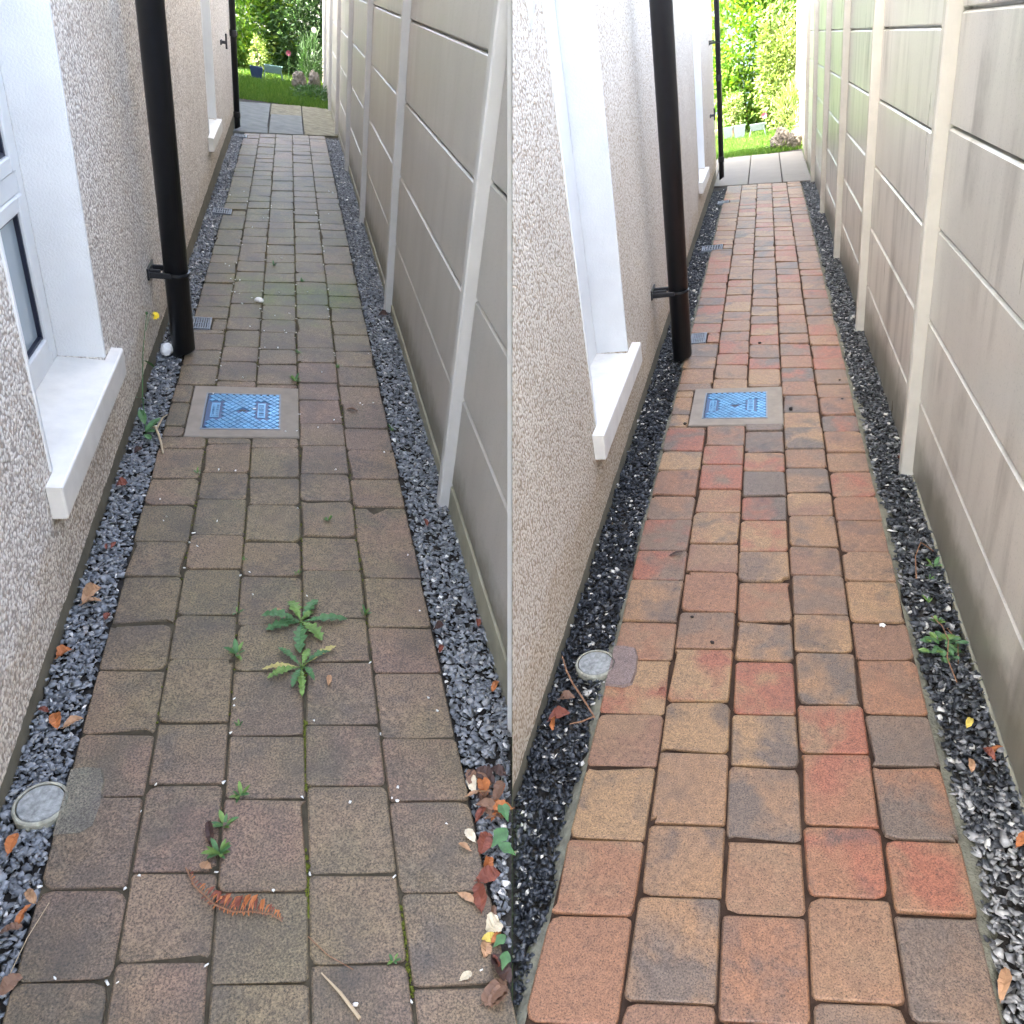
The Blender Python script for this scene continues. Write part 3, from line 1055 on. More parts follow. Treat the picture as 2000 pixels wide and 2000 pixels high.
# small iron gate hinge on each wall
for fr, y, z, lab in (('L', 8.35, .92, 'small dark iron hinge bracket on grey pebbledash near thin downpipe'), ('R', 9.72, .80, 'small dark iron hinge bracket on cream pebbledash near thin downpipe')):
    b = MB()
    b.box(0, .012, -.05, .05, -.02, .02, .003)
    b.box(.01, .055, .010, .030, -.012, .012, .003)
    b.tube([(.048, .02, -.05), (.048, .02, .07)], .009, 10)
    tag(link('hinge_bracket', b.mesh('hinge_bracket', M['iron']), fr, (XW[fr], y, z)), lab, 'bracket')

# ------------------------------------------------------------------ inspection covers
for fr in 'LR':
    a, b_, c, d = COVER[fr]
    A, B, C_, D = PLATE[fr]
    cx, cy = (a + b_) / 2, (c + d) / 2
    root = link('inspection_cover', None, fr, (cx, cy, 0))
    tag(root, 'blue steel inspection cover set in concrete in the unwashed path' if fr == 'L' else 'blue steel inspection cover set in concrete in the washed path', 'manhole cover')
    s = MB()
    kk = skew(fr, cy) * .6
    def sh(p):
        return (p[0] - cx, p[1] - cy + kk * (p[0] - cx), p[2])
    z1 = .003
    outer = [(a, c), (b_, c), (b_, d), (a, d)]
    inner = [(A, C_), (B, C_), (B, D), (A, D)]
    v = [sh((x, y, -.03)) for x, y in outer] + [sh((x, y, z1 - .004)) for x, y in outer]
    ins = [(a + .004, c + .004), (b_ - .004, c + .004), (b_ - .004, d - .004), (a + .004, d - .004)]
    v += [sh((x, y, z1)) for x, y in ins] + [sh((x, y, z1)) for x, y in inner] + [sh((x, y, -.02)) for x, y in inner]
    f = []
    for lv in range(4):
        for k in range(4):
            k2 = (k + 1) % 4
            f.append((lv * 4 + k, lv * 4 + k2, (lv + 1) * 4 + k2, (lv + 1) * 4 + k))
    s.add(v, f)
    link('surround', s.mesh('surround', M['surround']), parent=root)
    fm = MB()
    e = .007
    for (x0, x1, y0, y1) in ((A, A + e, C_, D), (B - e, B, C_, D), (A + e, B - e, C_, C_ + e), (A + e, B - e, D - e, D)):
        q = [(x0, y0), (x1, y0), (x1, y1), (x0, y1)]
        fm.add([sh((x, y, z)) for z in (-.015, .0055) for x, y in q], [(4, 5, 6, 7), (0, 1, 5, 4), (1, 2, 6, 5), (2, 3, 7, 6), (3, 0, 4, 7)])
    link('frame', fm.mesh('frame', M['grate']), parent=root)
    p = MB()
    g2 = e + .003
    q = [(A + g2, C_ + g2), (B - g2, C_ + g2), (B - g2, D - g2), (A + g2, D - g2)]
    p.add([sh((x, y, z)) for z in (-.015, .001) for x, y in q], [(4, 5, 6, 7), (0, 1, 5, 4), (1, 2, 6, 5), (2, 3, 7, 6), (3, 0, 4, 7)])
    plate = link('plate', p.mesh('plate', M['steel_dk']), parent=root)
    # raised diamonds of the tread pattern, each its own pyramid-topped lozenge
    t = MB()
    nx, ny = 10, 9
    wx, wy = (B - A - 2 * g2 - .006), (D - C_ - 2 * g2 - .006)
    sx, sy = wx / nx, wy / ny
    x_b, y_b = A + g2 + .003, C_ + g2 + .003
    lx0, lx1 = A + wx * .10, A + wx * .22
    rx0, rx1 = A + wx * .76, A + wx * .87
    my0, my1 = cy - wy * .22, cy + wy * .22
    for j in range(2 * ny + 1):
        for i in range(nx + 1):
            px_ = x_b + (i + (.5 if j % 2 else 0)) * sx
            py_ = y_b + j * sy / 2
            if px_ > B - g2 - .003 or py_ > D - g2 - .003 or px_ < A + g2 + .004 or py_ < C_ + g2 + .003:
                continue
            if (lx0 - .01 < px_ < lx1 + .012 or rx0 - .01 < px_ < rx1 + .012) and my0 - .01 < py_ < my1 + .01:
                continue
            if abs(px_ - (A + B) / 2) < .016 and abs(py_ - cy) < .016:
                continue
            rx, ry = sx * .475, sy * .46
            base = [(px_ - rx, py_), (px_, py_ - ry), (px_ + rx, py_), (px_, py_ + ry)]
            top = [(px_ + (bx - px_) * .84, py_ + (by - py_) * .84) for bx, by in base]
            t.add([sh((x, y, .001)) for x, y in base] + [sh((x, y, .0045)) for x, y in top], [(4, 5, 6, 7), (0, 1, 5, 4), (1, 2, 6, 5), (2, 3, 7, 6), (3, 0, 4, 7)])
    # raised badges with lettering strokes too small to read
    for x0, x1 in ((lx0, lx1), (rx0, rx1)):
        q = [(x0, my0), (x1, my0), (x1, my1), (x0, my1)]
        t.add([sh((x, y, z)) for z in (.001, .003) for x, y in q], [(4, 5, 6, 7), (0, 1, 5, 4), (1, 2, 6, 5), (2, 3, 7, 6), (3, 0, 4, 7)])
    tr = link('tread', t.mesh('tread', M['steel']), parent=plate)
    tag(tr, 'raised diamond tread of bright blue steel', kind='stuff')
    mk = MB()
    rr = random.Random(4)
    for x0, x1, cols in ((lx0, lx1, 2), (rx0, rx1, 1)):
        for cc in range(cols):
            xa = x0 + (x1 - x0) * (.16 + cc * .46)
            xb = xa + (x1 - x0) * (.30 if cols == 2 else .66)
            ya = my0 + .012
            while ya < my1 - .014:
                h = rr.uniform(.007, .011)
                for seg in range(rr.choice((2, 3, 3))):
                    sxx = xa + (xb - xa) * rr.choice((0, .4, .75))
                    if rr.random() < .5:
                        q = [(sxx, ya), (sxx + .003, ya), (sxx + .003, ya + h), (sxx, ya + h)]
                    else:
                        yq = ya + rr.choice((0, h * .4, h * .8))
                        q = [(xa, yq), (xb, yq), (xb, yq + .0022), (xa, yq + .0022)]
                    zz = .0036 + rr.uniform(0, .0004) + seg * .0004
                    mk.add([sh((x, y, z)) for z in (.003, zz) for x, y in q], [(4, 5, 6, 7), (0, 1, 5, 4), (1, 2, 6, 5), (2, 3, 7, 6), (3, 0, 4, 7)])
                ya += h + .004
    link('lettering', mk.mesh('lettering', M['steel_mid']), parent=plate)
    kh = MB()
    kh.disc(((A + B) / 2 - cx, 0), .010, .001, .0022, 16, .001)
    kh.box((A + B) / 2 - cx - .014, (A + B) / 2 - cx + .014, -.004, .004, .001, .0020)
    link('keyhole', kh.mesh('keyhole', M['void']), parent=plate)

# ------------------------------------------------------------------ round caps and drain grates
for fr, cx, cy, r, lab in (('L', -.530, 1.134, .0545, 'round grey concrete cap in slate chips beside unwashed path'), ('R', -.476, 1.602, .0595, 'round pale grey concrete cap in wet chips beside washed path')):
    root = link('access_cap', None, fr, (cx, cy, 0))
    tag(root, lab, 'drain cap')
    b = MB()
    b.disc((0, 0), r, -.03, .004, 48, .003, r_in=r - .0075)
    link('rim', b.mesh('rim', M['cap_ring'], False), parent=root)
    b = MB()
    b.disc((0, 0), r - .0095, -.03, .0035, 48, .002)
    link('lid', b.mesh('lid', M['cap'], False), parent=root)
    # mortar patch where the paver beside it was cut
    m_ = MB()
    xs0 = XP[fr][0] - cx
    out = [(xs0 + .002, -.080), (xs0 + .05, -.083), (xs0 + .072, -.07), (xs0 + .078, -.02), (xs0 + .074, .04), (xs0 + .062, .075), (xs0 + .03, .082), (xs0 + .002, .080)]
    n = len(out)
    m_.add([(x, y, .0040) for x, y in out] + [(x * 1.0 + (.004 if x > xs0 + .01 else -.001), y * 1.04, -.004) for x, y in out], [tuple(range(n))] + [(k, n + k, n + (k + 1) % n, (k + 1) % n) for k in range(n)])
    link('mortar_patch', m_.mesh('mortar_patch', M['patch_L'] if fr == 'L' else M['patch_R']), parent=root)

for fr in 'LR':
    names = ['grey drain grate at foot of thick black downpipe, %s path', 'grey drain grate halfway along house wall, %s path', 'grey drain grate farthest along house wall, %s path']
    for (a, b_, c, d), nm in zip(GRATE[fr], names):
        root = link('drain_grate', None, fr, ((a + b_) / 2, (c + d) / 2, 0))
        tag(root, nm % ('unwashed' if fr == 'L' else 'washed'), 'drain')
        w, l = (b_ - a) / 2, (d - c) / 2
        fmb = MB()
        e = .010
        fmb.box(-w, -w + e, -l, l, -.03, .004, .001)
        fmb.box(w - e, w, -l, l, -.03, .004, .001)
        fmb.box(-w + e, w - e, -l, -l + e, -.03, .0038, .001)
        fmb.box(-w + e, w - e, l - e, l, -.03, .0038, .001)
        link('frame', fmb.mesh('frame', M['grate']), parent=root)
        vd = MB()
        vd.box(-w + e, w - e, -l + e, l - e, -.03, -.014)
        link('sump', vd.mesh('sump', M['void']), parent=root)
        n = 7
        for k in range(n):
            x = -w + e + (2 * w - 2 * e) * (k + .5) / n
            br = MB()
            br.box(-.0028, .0028, -l + e, l - e, -.012, .002)
            link('bar', br.mesh('bar', M['grate']), parent=root, loc=(x, 0, 0))
        br = MB()
        br.box(-w + e, w - e, -.004, .004, -.012, .0014)
        link('bar', br.mesh('bar', M['grate']), parent=root)

# ------------------------------------------------------------------ leaves, weeds and bits on the ground
def leaf_blade(b, base, tip, width, arch=.02, lobes=0, depth=.35, n=10, fold=.25, curl=0.0, mi=0, side=None):
    base, tip = Vector(base), Vector(tip)
    d = tip - base
    L = d.length
    up = Vector((0, 0, 1))
    s = (side if side is not None else d.cross(up)).normalized()
    v, f = [], []
    for i in range(n + 1):
        t = i / n
        prof = math.sin(math.pi * min(1, t * .92 + .06)) ** .8 * (0.55 + .6 * t if lobes else 1.0)
        if lobes:
            ph = (t * lobes) % 1.0
            prof *= 1 - depth * ph
            prof *= (0.35 + .65 * min(1, t * 2.2))
        hw = width * .5 * max(prof, .04)
        if i == n:
            hw = width * .02
        c = base + d * t + up * (arch * math.sin(math.pi * t * .9))
        tw = curl * math.sin(t * 3.0)
        sv = s * math.cos(tw) + up * math.sin(tw)
        v += [c - sv * hw + up * hw * fold, c, c + sv * hw + up * hw * fold]
    for i in range(n):
        for k in range(2):
            a = i * 3 + k
            f.append((a, a + 1, a + 4, a + 3))
    b.add(v, f, mi)


def rosette(fr, name, x, y, tips, mat_of, label, width, lobes, arch=.012, z=.002, cat='weed'):
    """a weed whose leaves are pieces of their own"""
    o = link(name, None, fr, (x, y, 0))
    tag(o, label, cat)
    for i, (tx, ty) in enumerate(tips):
        b = MB()
        dx, dy = tx - x, ty - y
        L = math.hypot(dx, dy)
        leaf_blade(b, (dx * .04, dy * .04, z), (dx, dy, z + U(.0, .008)), min(width * U(.85, 1.1), L * .6), arch * U(.8, 1.7), lobes, .60, 24, U(.1, .35), U(-.3, .3))
        b.v = [(p[0] + U(-.0012, .0012), p[1] + U(-.0012, .0012), p[2] + U(-.001, .0018)) for p in b.v]
        link('leaf', b.mesh('leaf', mat_of[i % len(mat_of)]), parent=o)
    b = MB()
    for k in range(4):
        a = U(0, 6.28)
        b.tube([(0, 0, -.008), (.01 * math.cos(a), .01 * math.sin(a), .012)], [.003, .0015], 5)
    link('crown', b.mesh('crown', M['weed_lt']), parent=o)
    return o


W_, WL, WY = M['weed'], M['weed_lt'], M['weed_yel']
rosette('L', 'sow_thistle', .014, 1.659, [(-.097, 1.678), (-.083, 1.628), (-.018, 1.742), (.062, 1.742), (.145, 1.654), (.008, 1.522), (.070, 1.572), (.050, 1.690), (-.045, 1.655)], [W_, W_, WL, W_, W_, W_, WL, WL, W_], 'larger broad leaved green weed spreading over unwashed paver joint', .060, 5)
rosette('L', 'dandelion', .013, 1.481, [(-.048, 1.548), (.108, 1.543), (.092, 1.521), (-.088, 1.476), (-.075, 1.442), (.013, 1.365), (.045, 1.418), (-.012, 1.400), (.035, 1.535)], [W_, WY, W_, WY, WL, WL, W_, W_, WL], 'dandelion rosette with yellowing leaves just below the larger weed', .030, 7)


def sprig(fr, x, y, n, size, mats, label, z=.002, cat='weed', upright=.5, name='weed', group=None):
    o = link(name, None, fr, (x, y, 0))
    tag(o, label, cat, group)
    b = [MB() for _ in mats]
    for i in range(n):
        a = 2 * math.pi * i / n + U(-.5, .5)
        L = size * U(.6, 1.1)
        leaf_blade(b[i % len(mats)], (U(-.003, .003), U(-.003, .003), z - .006), (L * math.cos(a), L * math.sin(a), z + L * upright * U(.2, 1.2)), L * U(.28, .42), L * .12, 0, n=5)
    for bb, m in zip(b, mats):
        if bb.v:
            link('leaves', bb.mesh('leaves', m), parent=o)
    return o


for x, y, n, s, up, lab in (
        (-.164, 1.716, 3, .024, .4, 'single broad green seedling in joint above left of larger weed'),
        (-.156, 1.548, 8, .034, .5, 'small leafy green weed in joint left of the dandelion'),
        (-.140, 1.300, 5, .013, .6, 'tiny green sprout on paver between dandelion and round cap'),
        (.006, 1.877, 7, .016, .5, 'tiny bright sprout in joint above the larger weed'),
        (.198, 1.679, 6, .022, 1.2, 'small grassy tuft in joint right of the larger weed'),
        (-.126, 1.101, 9, .025, .6, 'green rosette in joint right of the round grey cap'),
        (-.156, 1.030, 9, .030, .8, 'upper part of feathery weed patch beside dark dead leaf'),
        (-.160, .965, 12, .034, .7, 'lower feathery weed patch just above the dead fern'),
        (.009, 3.269, 10, .034, .7, 'dark green tuft in joint right behind the unwashed inspection cover'),
        (.026, 3.591, 8, .026, .7, 'small tuft in joint farther behind the unwashed inspection cover'),
        (.176, .690, 5, .015, .4, 'tiny three leaved clover near bottom of unwashed path'),
        (-.340, 2.479, 5, .020, .4, 'pair of small dark leaves in joint before the unwashed cover'),
        (-.156, 1.956, 5, .014, .5, 'tiny sprig in joint farther up left of the larger weed'),
        (.207, 3.441, 8, .024, .7, 'thin green tuft in right joint behind unwashed cover'),
        (.110, 2.165, 7, .020, .6, 'small fern like sprig on paver before fence post'),
        (-.110, 4.95, 9, .030, .7, 'dark weed tuft in joint of mossy far pavers'),
        (.058, 4.677, 8, .025, .7, 'low weed tuft right of mossy far pavers'),
        (.402, 2.824, 6, .022, .7, 'little green plant at gravel edge right of unwashed cover')):
    sprig('L', x, y, n, s, [W_, WL], lab, upright=up)

# moss cushions in the joints
def moss(fr, pts, r, label):
    vs_, fs_, off = [], [], 0
    for (x, y) in pts:
        V, Fc = HV[rng.integers(len(HV))]
        P = V * np.array([r, r * 1.6, r * .9]) * rng.uniform(.5, 1.3) + np.array([x, y, -.004])
        vs_.append(P)
        fs_.append(Fc + off)
        off += len(P)
    o = link('moss', np_mesh('moss', np.concatenate(vs_), np.concatenate(fs_), M['moss']), fr)
    tag(o, label, 'moss', kind='stuff')


mp_ = [(.019 + U(-.004, .004), y) for y in np.linspace(1.10, 1.30, 120)] + [(.019 + U(-.05, .02), 1.098 + U(-.004, .004)) for _ in range(50)]
mp_ += [(.016 + U(-.005, .005), U(.80, .95)) for _ in range(90)] + [(.203 + U(-.004, .004), U(.62, .80)) for _ in range(60)]
mp_ += [(XP['L'][random.choice((1, 2, 3, 4))] + U(-.005, .005), U(1.3, 5.5)) for _ in range(700)]
moss('L', mp_, .0042, 'green and yellow moss filling joints of the unwashed pavers')

# tall thin weed with a yellow flower against the wall
fl = link('flowering_weed', None, 'L', (-.548, 2.76, 0))
tag(fl, 'thin stemmed weed with one yellow flower against grey wall', 'weed')
b = MB()
b.tube([(0, 0, -.01), (-.018, .12, .10), (-.024, .27, .22), (-.022, .43, .315)], [.0022, .002, .0017, .0013], 6)
b.tube([(-.02, .36, .27), (-.022, .50, .29), (-.02, .585, .245)], [.0014, .0012, .0012], 6)
link('stem', b.mesh('stem', W_), parent=fl)
b = MB()
b.disc((-.022, .43), .0045, .312, .322, 10, .002)
link('bud', b.mesh('bud', W_), parent=fl)
b = MB()
for k in range(11):
    a = 2 * math.pi * k / 11
    leaf_blade(b, (-.018, .585, .246), (-.018 + .020 * math.cos(a), .585 + .016 * math.sin(a), .246 + .014 * math.sin(a)), .0085, .002, n=3, side=Vector((-math.sin(a), math.cos(a) * .5, .5)))
link('flower', b.mesh('flower', M['petal_yellow']), parent=fl)
for (lx, ly, lz, tx, ty, tz, w) in ((-.02, .25, .19, .004, .30, .135, .026), (-.012, .10, .09, -.03, .06, .12, .026), (-.004, .02, .03, -.03, .10, .05, .030), (0, 0, .01, .045, .07, .03, .028), (0, 0, .005, .035, -.01, .012, .030), (0, -.02, .005, .028, -.075, .012, .026)):
    b = MB()
    leaf_blade(b, (lx, ly, lz), (tx, ty, tz), w, .004, n=7)
    link('leaf', b.mesh('leaf', M['leaf_dark'] if lz > .15 else W_), parent=fl)
rt = MB()
rt.tube([(-.535, 2.80, .006), (-.515, 2.78, .016), (-.497, 2.72, .020), (-.480, 2.66, .014), (-.468, 2.60, .006)], [.0035, .0045, .005, .0045, .003], 7)
rt.tube([(-.51, 2.775, .014), (-.500, 2.86, .016), (-.488, 2.90, .008)], [.004, .003, .002], 6)
tag(link('root_twig', rt.mesh('root_twig', M['straw']), 'L'), 'pale bent root twig lying from slate chips onto unwashed path', 'twig')


def stone(fr, name, x, y, r, flat, mat, label, cat='stone', group=None, seed=1):
    bm = bmesh.new()
    bmesh.ops.create_icosphere(bm, subdivisions=2, radius=1)
    for v in bm.verts:
        q = 1 + .28 * mnoise.noise(v.co * 1.4 + Vector((seed * 3.1, 0, 0))) + .1 * mnoise.noise(v.co * 4 + Vector((seed, 2, 0)))
        v.co = Vector((v.co.x * q * r, v.co.y * q * r * .8, v.co.z * q * r * flat))
    me = bpy.data.meshes.new(name)
    bm.to_mesh(me)
    bm.free()
    me.materials.append(mat)
    o = link(name, me, fr, (x, y, r * flat * .75), U(0, 6.28))
    return tag(o, label, cat, group)


stone('L', 'white_stone', -.179, 4.274, .026, .6, M['white_stone'], 'white stone lying on the unwashed path behind the cover', seed=3)
stone('L', 'white_stone', -.560, 3.515, .036, .8, M['white_stone'], 'large white stone at the foot of the thick downpipe, unwashed side', seed=5)

PEB = [(0.115, 1.049), (0.227, 1.073), (0.326, 0.964), (0.365, 0.772), (0.341, 0.644), (-0.05, 0.866), (0.098, 0.625), (-0.423, 0.762), (-0.317, 0.738), (-0.334, 0.739), (-0.31, 0.938), (-0.163, 1.138), (0.01, 1.076), (0.02, 0.89), (0.195, 0.858), (0.211, 1.046), (0.222, 1.037), (0.339, 1.337), (0.355, 1.291), (0.202, 1.233), (0.041, 1.294), (0.364, 1.681), (0.363, 1.957), (0.196, 1.482), (-0.154, 1.387), (-0.153, 1.363), (-0.156, 1.278), (-0.306, 1.151), (-0.329, 1.087), (-0.163, 0.923), (-0.332, 0.914), (-0.488, 0.942), (0.199, 0.612), (-0.168, 0.743), (0.097, 2.834), (0.351, 2.634), (0.287, 3.066), (0.296, 3.046), (0.346, 3.075), (0.372, 3.627), (0.196, 4.112), (0.195, 4.223), (-0.071, 3.642), (-0.132, 3.641), (-0.137, 3.751), (-0.142, 3.852), (0.01, 3.785), (-0.159, 4.127), (-0.094, 4.077), (-0.017, 4.129), (-0.395, 4.899), (-0.328, 4.542), (-0.329, 4.411), (-0.373, 4.864), (0.033, 1.773), (-0.123, 1.788), (-0.025, 1.485), (-0.414, 2.174), (-0.409, 2.197), (-0.317, 2.105), (-0.324, 2.053), (-0.326, 1.924), (-0.136, 1.894), (-0.162, 1.878), (-0.25, 2.17), (-0.22, 3.286), (-0.209, 2.487), (-0.268, 2.494), (-0.301, 2.031)]
for _ in range(75):
    c = random.choice((1, 2, 3, 4))
    if random.random() < .55:
        PEB.append((XP['L'][c] + U(-.008, .008), U(2.6, 6.5)))
    else:
        PEB.append((U(-.47, .37), U(2.2, 7.5)))
PEBM = []
for i in range(5):
    V, Fc = hull_variants(1, .62, 40 + i)[0]
    PEBM.append(np_mesh('white_pebble', V * .0050, Fc, M['white_stone'], True))
for i, (x, y) in enumerate(PEB):
    cv = COVER['L']
    zz = .006 if cv[0] < x < cv[1] and cv[2] < y < cv[3] else .002
    o = link('white_pebble', PEBM[i % 5], 'L', (x, y, zz), U(0, 6.28))
    sc_ = U(.75, 1.3) * (1 + .07 * y)
    o.scale = (sc_, sc_, sc_)
    col = ('wall side', 'second', 'middle', 'fourth', 'fence side')[max(0, min(4, sum(x > q for q in XP['L'][1:5])))]
    for lim, wh in ((.80, 'at the bottom edge of'), (1.0, 'level with the dead fern on'), (1.25, 'level with the round cap on'), (1.6, 'level with the dandelion on'), (2.1, 'level with the larger weed on'), (2.74, 'just before the cover on'), (3.25, 'level with the blue cover on'), (4.0, 'level with the thick downpipe on'), (5.0, 'around the mossy patch of'), (9.0, 'far along')):
        if y < lim:
            break
    lab = 'white pebble in %s column, %s unwashed path' % (col, wh)
    tag(o, lab, 'pebble', lab.replace('white pebble', 'white pebbles'))


def dead_leaf(fr, x, y, L, w, ang, col, label, curl=.6, z=.004, arch=.3, name='fallen_leaf', tilt=0.0, cat='leaf'):
    b = MB()
    a = rad(ang)
    d = Vector((math.cos(a), math.sin(a), tilt))
    leaf_blade(b, -d * L * .5, d * L * .5, w * 1.15, L * arch, 0, n=11, fold=U(.2, .8), curl=curl * random.choice((-1, 1)))
    b.v = [(p[0] + U(-.06, .06) * w, p[1] + U(-.06, .06) * w, p[2] + U(-.07, .07) * w) for p in b.v]
    st = d * L * .5
    b.tube([-st, -st * 1.25 + Vector((0, 0, .002))], [.0012, .0008], 5)
    o = link(name, b.mesh(name, M[col]), fr, (x, y, z))
    return tag(o, label, cat)


LF = [
    ('L', -.557, 1.815, .070, .030, 60, 'dead_tan', 'largest pale brown curled leaf on slate chips by grey wall', .9),
    ('L', -.553, 1.780, .050, .028, 10, 'dead_tan', 'broad tan leaf overlapping the largest pale brown leaf', .5),
    ('L', -.580, 1.585, .040, .034, 40, 'dead_orange', 'round rust coloured leaf against the wall plinth', .2),
    ('L', -.552, 1.362, .048, .026, 110, 'dead_orange', 'bright orange brown pointed leaf on slate chips', .5),
    ('L', -.512, 1.350, .044, .017, 30, 'dead_tan', 'narrow tan leaf right of the bright orange leaf', .3),
    ('L', -.586, 1.397, .026, .016, 160, 'dead_russet', 'small russet leaf left of the bright orange leaf', .3),
    ('L', -.503, 1.723, .024, .020, 70, 'dead_russet', 'small dark red leaf at path edge below largest tan leaf', .3),
    ('L', -.542, 2.050, .030, .010, 70, 'dead_russet', 'slim red leaf on slate chips under near window sill', .4),
    ('L', -.562, 2.045, .026, .009, 100, 'dead_russet', 'slim red leaf left of the other slim red leaf', .4),
    ('L', -.572, 2.400, .036, .030, 20, 'dead_russet', 'reddish leaf on chips below the window sill middle', .5),
    ('L', -.555, 2.628, .036, .018, 50, 'dead_dark', 'dark shrivelled leaf on chips before the flowering weed', .7),
    ('L', -.560, 1.046, .044, .018, 80, 'dead_orange', 'orange brown leaf below the round grey cap', .4),
    ('L', -.503, .890, .042, .018, 70, 'dead_orange', 'upright rusty leaf at lower left path edge', .6),
    ('L', -.516, .865, .036, .018, 5, 'dead_brown', 'brown leaf beneath the upright rusty leaf', .4),
    ('L', -.500, .925, .034, .018, 130, 'dead_tan', 'tan leaf just above the upright rusty leaf', .8),
    ('L', -.492, .765, .040, .022, 40, 'dead_brown', 'brown leaf in lower left corner of the chips', .5),
    ('L', .536, 1.618, .032, .016, 80, 'dead_russet', 'deep red leaf against fence base above litter', .4),
    ('L', .530, 1.362, .040, .018, 60, 'dead_orange', 'orange brown leaf against fence base near the corner', .6),
    ('L', .413, 1.607, .034, .018, 20, 'dead_dark', 'dark crumpled leaf at path edge beside fence gravel', .8),
    ('L', .404, 1.518, .028, .014, 60, 'dead_russet', 'small red brown leaf below the dark crumpled leaf', .6),
    ('L', .450, 2.146, .036, .018, 100, 'dead_russet', 'dark red leaf on gravel in front of near post', .6),
    ('L', .505, 4.190, .060, .030, 10, 'dead_dark', 'dark leaves heap at foot of second fence post', .8),
    ('L', .402, 1.062, .046, .024, 100, 'dead_cream', 'cream curled leaf at upper left of leaf litter', .8),
    ('L', .443, 1.050, .042, .016, 30, 'dead_tan', 'pale tan slender leaf across the leaf litter', .5),
    ('L', .425, 1.020, .050, .022, 150, 'dead_brown', 'brown leaf in middle of leaf litter', .6),
    ('L', .466, 1.030, .052, .024, 60, 'dead_orange', 'rusty leaf at right edge of leaf litter', .7),
    ('L', .410, .980, .044, .018, 50, 'dead_russet', 'red brown leaf below the cream curled leaf', .5),
    ('L', .450, .985, .046, .022, 120, 'dead_orange', 'orange leaf below the rusty one in litter', .5),
    ('L', .372, .925, .034, .018, 120, 'dead_cream', 'small cream leaf at gravel edge beside paver', .6),
    ('L', .355, .900, .030, .010, 140, 'dead_tan', 'thin pink tan leaf sticking onto the paver', .3),
    ('L', .400, .850, .044, .026, 70, 'dead_orange', 'curled copper leaf beside wet slate', .8),
    ('L', .432, .830, .050, .030, 20, 'dead_russet', 'dark red leaf by the lower right edge', .5),
    ('L', .383, .720, .036, .034, 30, 'dead_cream', 'big cream white leaf at lower right', .3),
    ('L', .370, .697, .036, .016, 175, 'dead_yellow', 'yellow leaf under the big cream white leaf', .4),
    ('L', .358, .680, .030, .024, 70, 'dead_tan', 'pinkish leaf under the yellow leaf', .5),
    ('L', .378, .640, .060, .034, 110, 'dead_dark', 'large dark brown leaf at bottom right', .5),
    ('L', .358, .600, .062, .036, 30, 'dead_brown', 'large brown leaf in bottom right corner', .5),
    ('L', .385, .600, .056, .030, 80, 'dead_dark', 'dark leaf overlapping the large brown corner leaf', .6),
    ('L', .340, .786, .042, .013, -40, 'dead_tan', 'tan folded leaf lying on last right paver', .3),
    ('L', .309, .636, .026, .014, 20, 'dead_cream', 'pale yellowish leaf on bottom right paver', .2),
    ('L', .084, 1.424, .034, .013, 80, 'dead_tan', 'beige leaf on paver right of the dandelion', .3),
    ('L', -.052, 1.708, .034, .011, -10, 'dead_tan', 'narrow pinkish leaf at upper left of larger weed', .3),
    ('L', -.183, 1.012, .060, .016, 100, 'dead_dark', 'black brown leaf beside the feathery weed patch', .4),
    ('L', -.186, .938, .026, .018, 150, 'dead_tan', 'small tan leaf between weed patch and dead fern', .3),
    ('L', .248, 2.989, .050, .018, -25, 'dead_brown', 'brown bark like leaf on paver right of cover', .3),
    ('R', -.292, 2.171, .050, .013, 20, 'dead_dark', 'dark folded leaf on washed paver left of centre', .4),
    ('R', -.272, 1.512, .022, .010, 40, 'dead_russet', 'small rust coloured flake on washed paver near cap', .3),
    ('R', -.535, 1.385, .060, .026, 30, 'dead_russet', 'dark red crumpled leaf on wet black chips', .9),
    ('R', -.548, 1.362, .046, .020, 100, 'dead_orange', 'copper leaf beneath the dark red crumpled leaf', .9),
    ('R', -.530, 1.455, .044, .022, 10, 'dead_brown', 'brown leaf on wet chips above the crumpled leaves', .6),
    ('R', .393, .862, .060, .017, 70, 'dead_tan', 'long brown leaf on pale chips at lower right', .3),
    ('R', .499, 1.402, .040, .018, 40, 'dead_orange', 'rusty leaf on chips against the satin fence', .7),
    ('R', .482, 1.390, .034, .014, 120, 'dead_russet', 'red brown leaf left of the rusty leaf', .7),
    ('R', .462, 1.482, .034, .014, 60, 'dead_yellow', 'straw yellow leaf on chips below green seedlings', .6),
    ('R', .440, 1.352, .036, .016, 80, 'dead_tan', 'tan leaf on chips left of the rusty leaf', .6),
    ('R', .505, 2.872, .034, .020, 20, 'dead_russet', 'red leaf caught at foot of the nearest cream post', .8),
    ('R', .498, 1.17, .050, .020, 50, 'dead_orange', 'orange brown leaf by lower end of satin fence', .6),
]
for fr, x, y, L, w, ang, col, lab, cu in LF:
    onp = XP[fr][0] < x < XP[fr][5]
    if in_side(fr, (x + (.022 if fr == 'L' else -.022), y, 0)):
        dead_leaf(fr, x, y, L, w, ang, col, lab, cu, .004 if onp else -.002, .12 if onp else .2)

for i in range(60):
    y = U(.50, 1.12) if i % 3 else U(.9, 1.1)
    x0 = .392 if y > .85 else .350
    x = U(x0 + .01, x0 + .11)
    if not in_side('L', (x + .026, y, 0)):
        continue
    L_ = U(.026, .060)
    dead_leaf('L', x, y, L_, L_ * U(.35, .6), U(0, 180), random.choice(('dead_brown', 'dead_russet', 'dead_tan', 'dead_orange', 'dead_dark', 'dead_brown')), 'plain brown leaf in the leaf litter at lower right of unwashed path', U(.3, 1.0), U(0, .010), U(.1, .3))['group'] = 'brown leaves heaped at the corner'

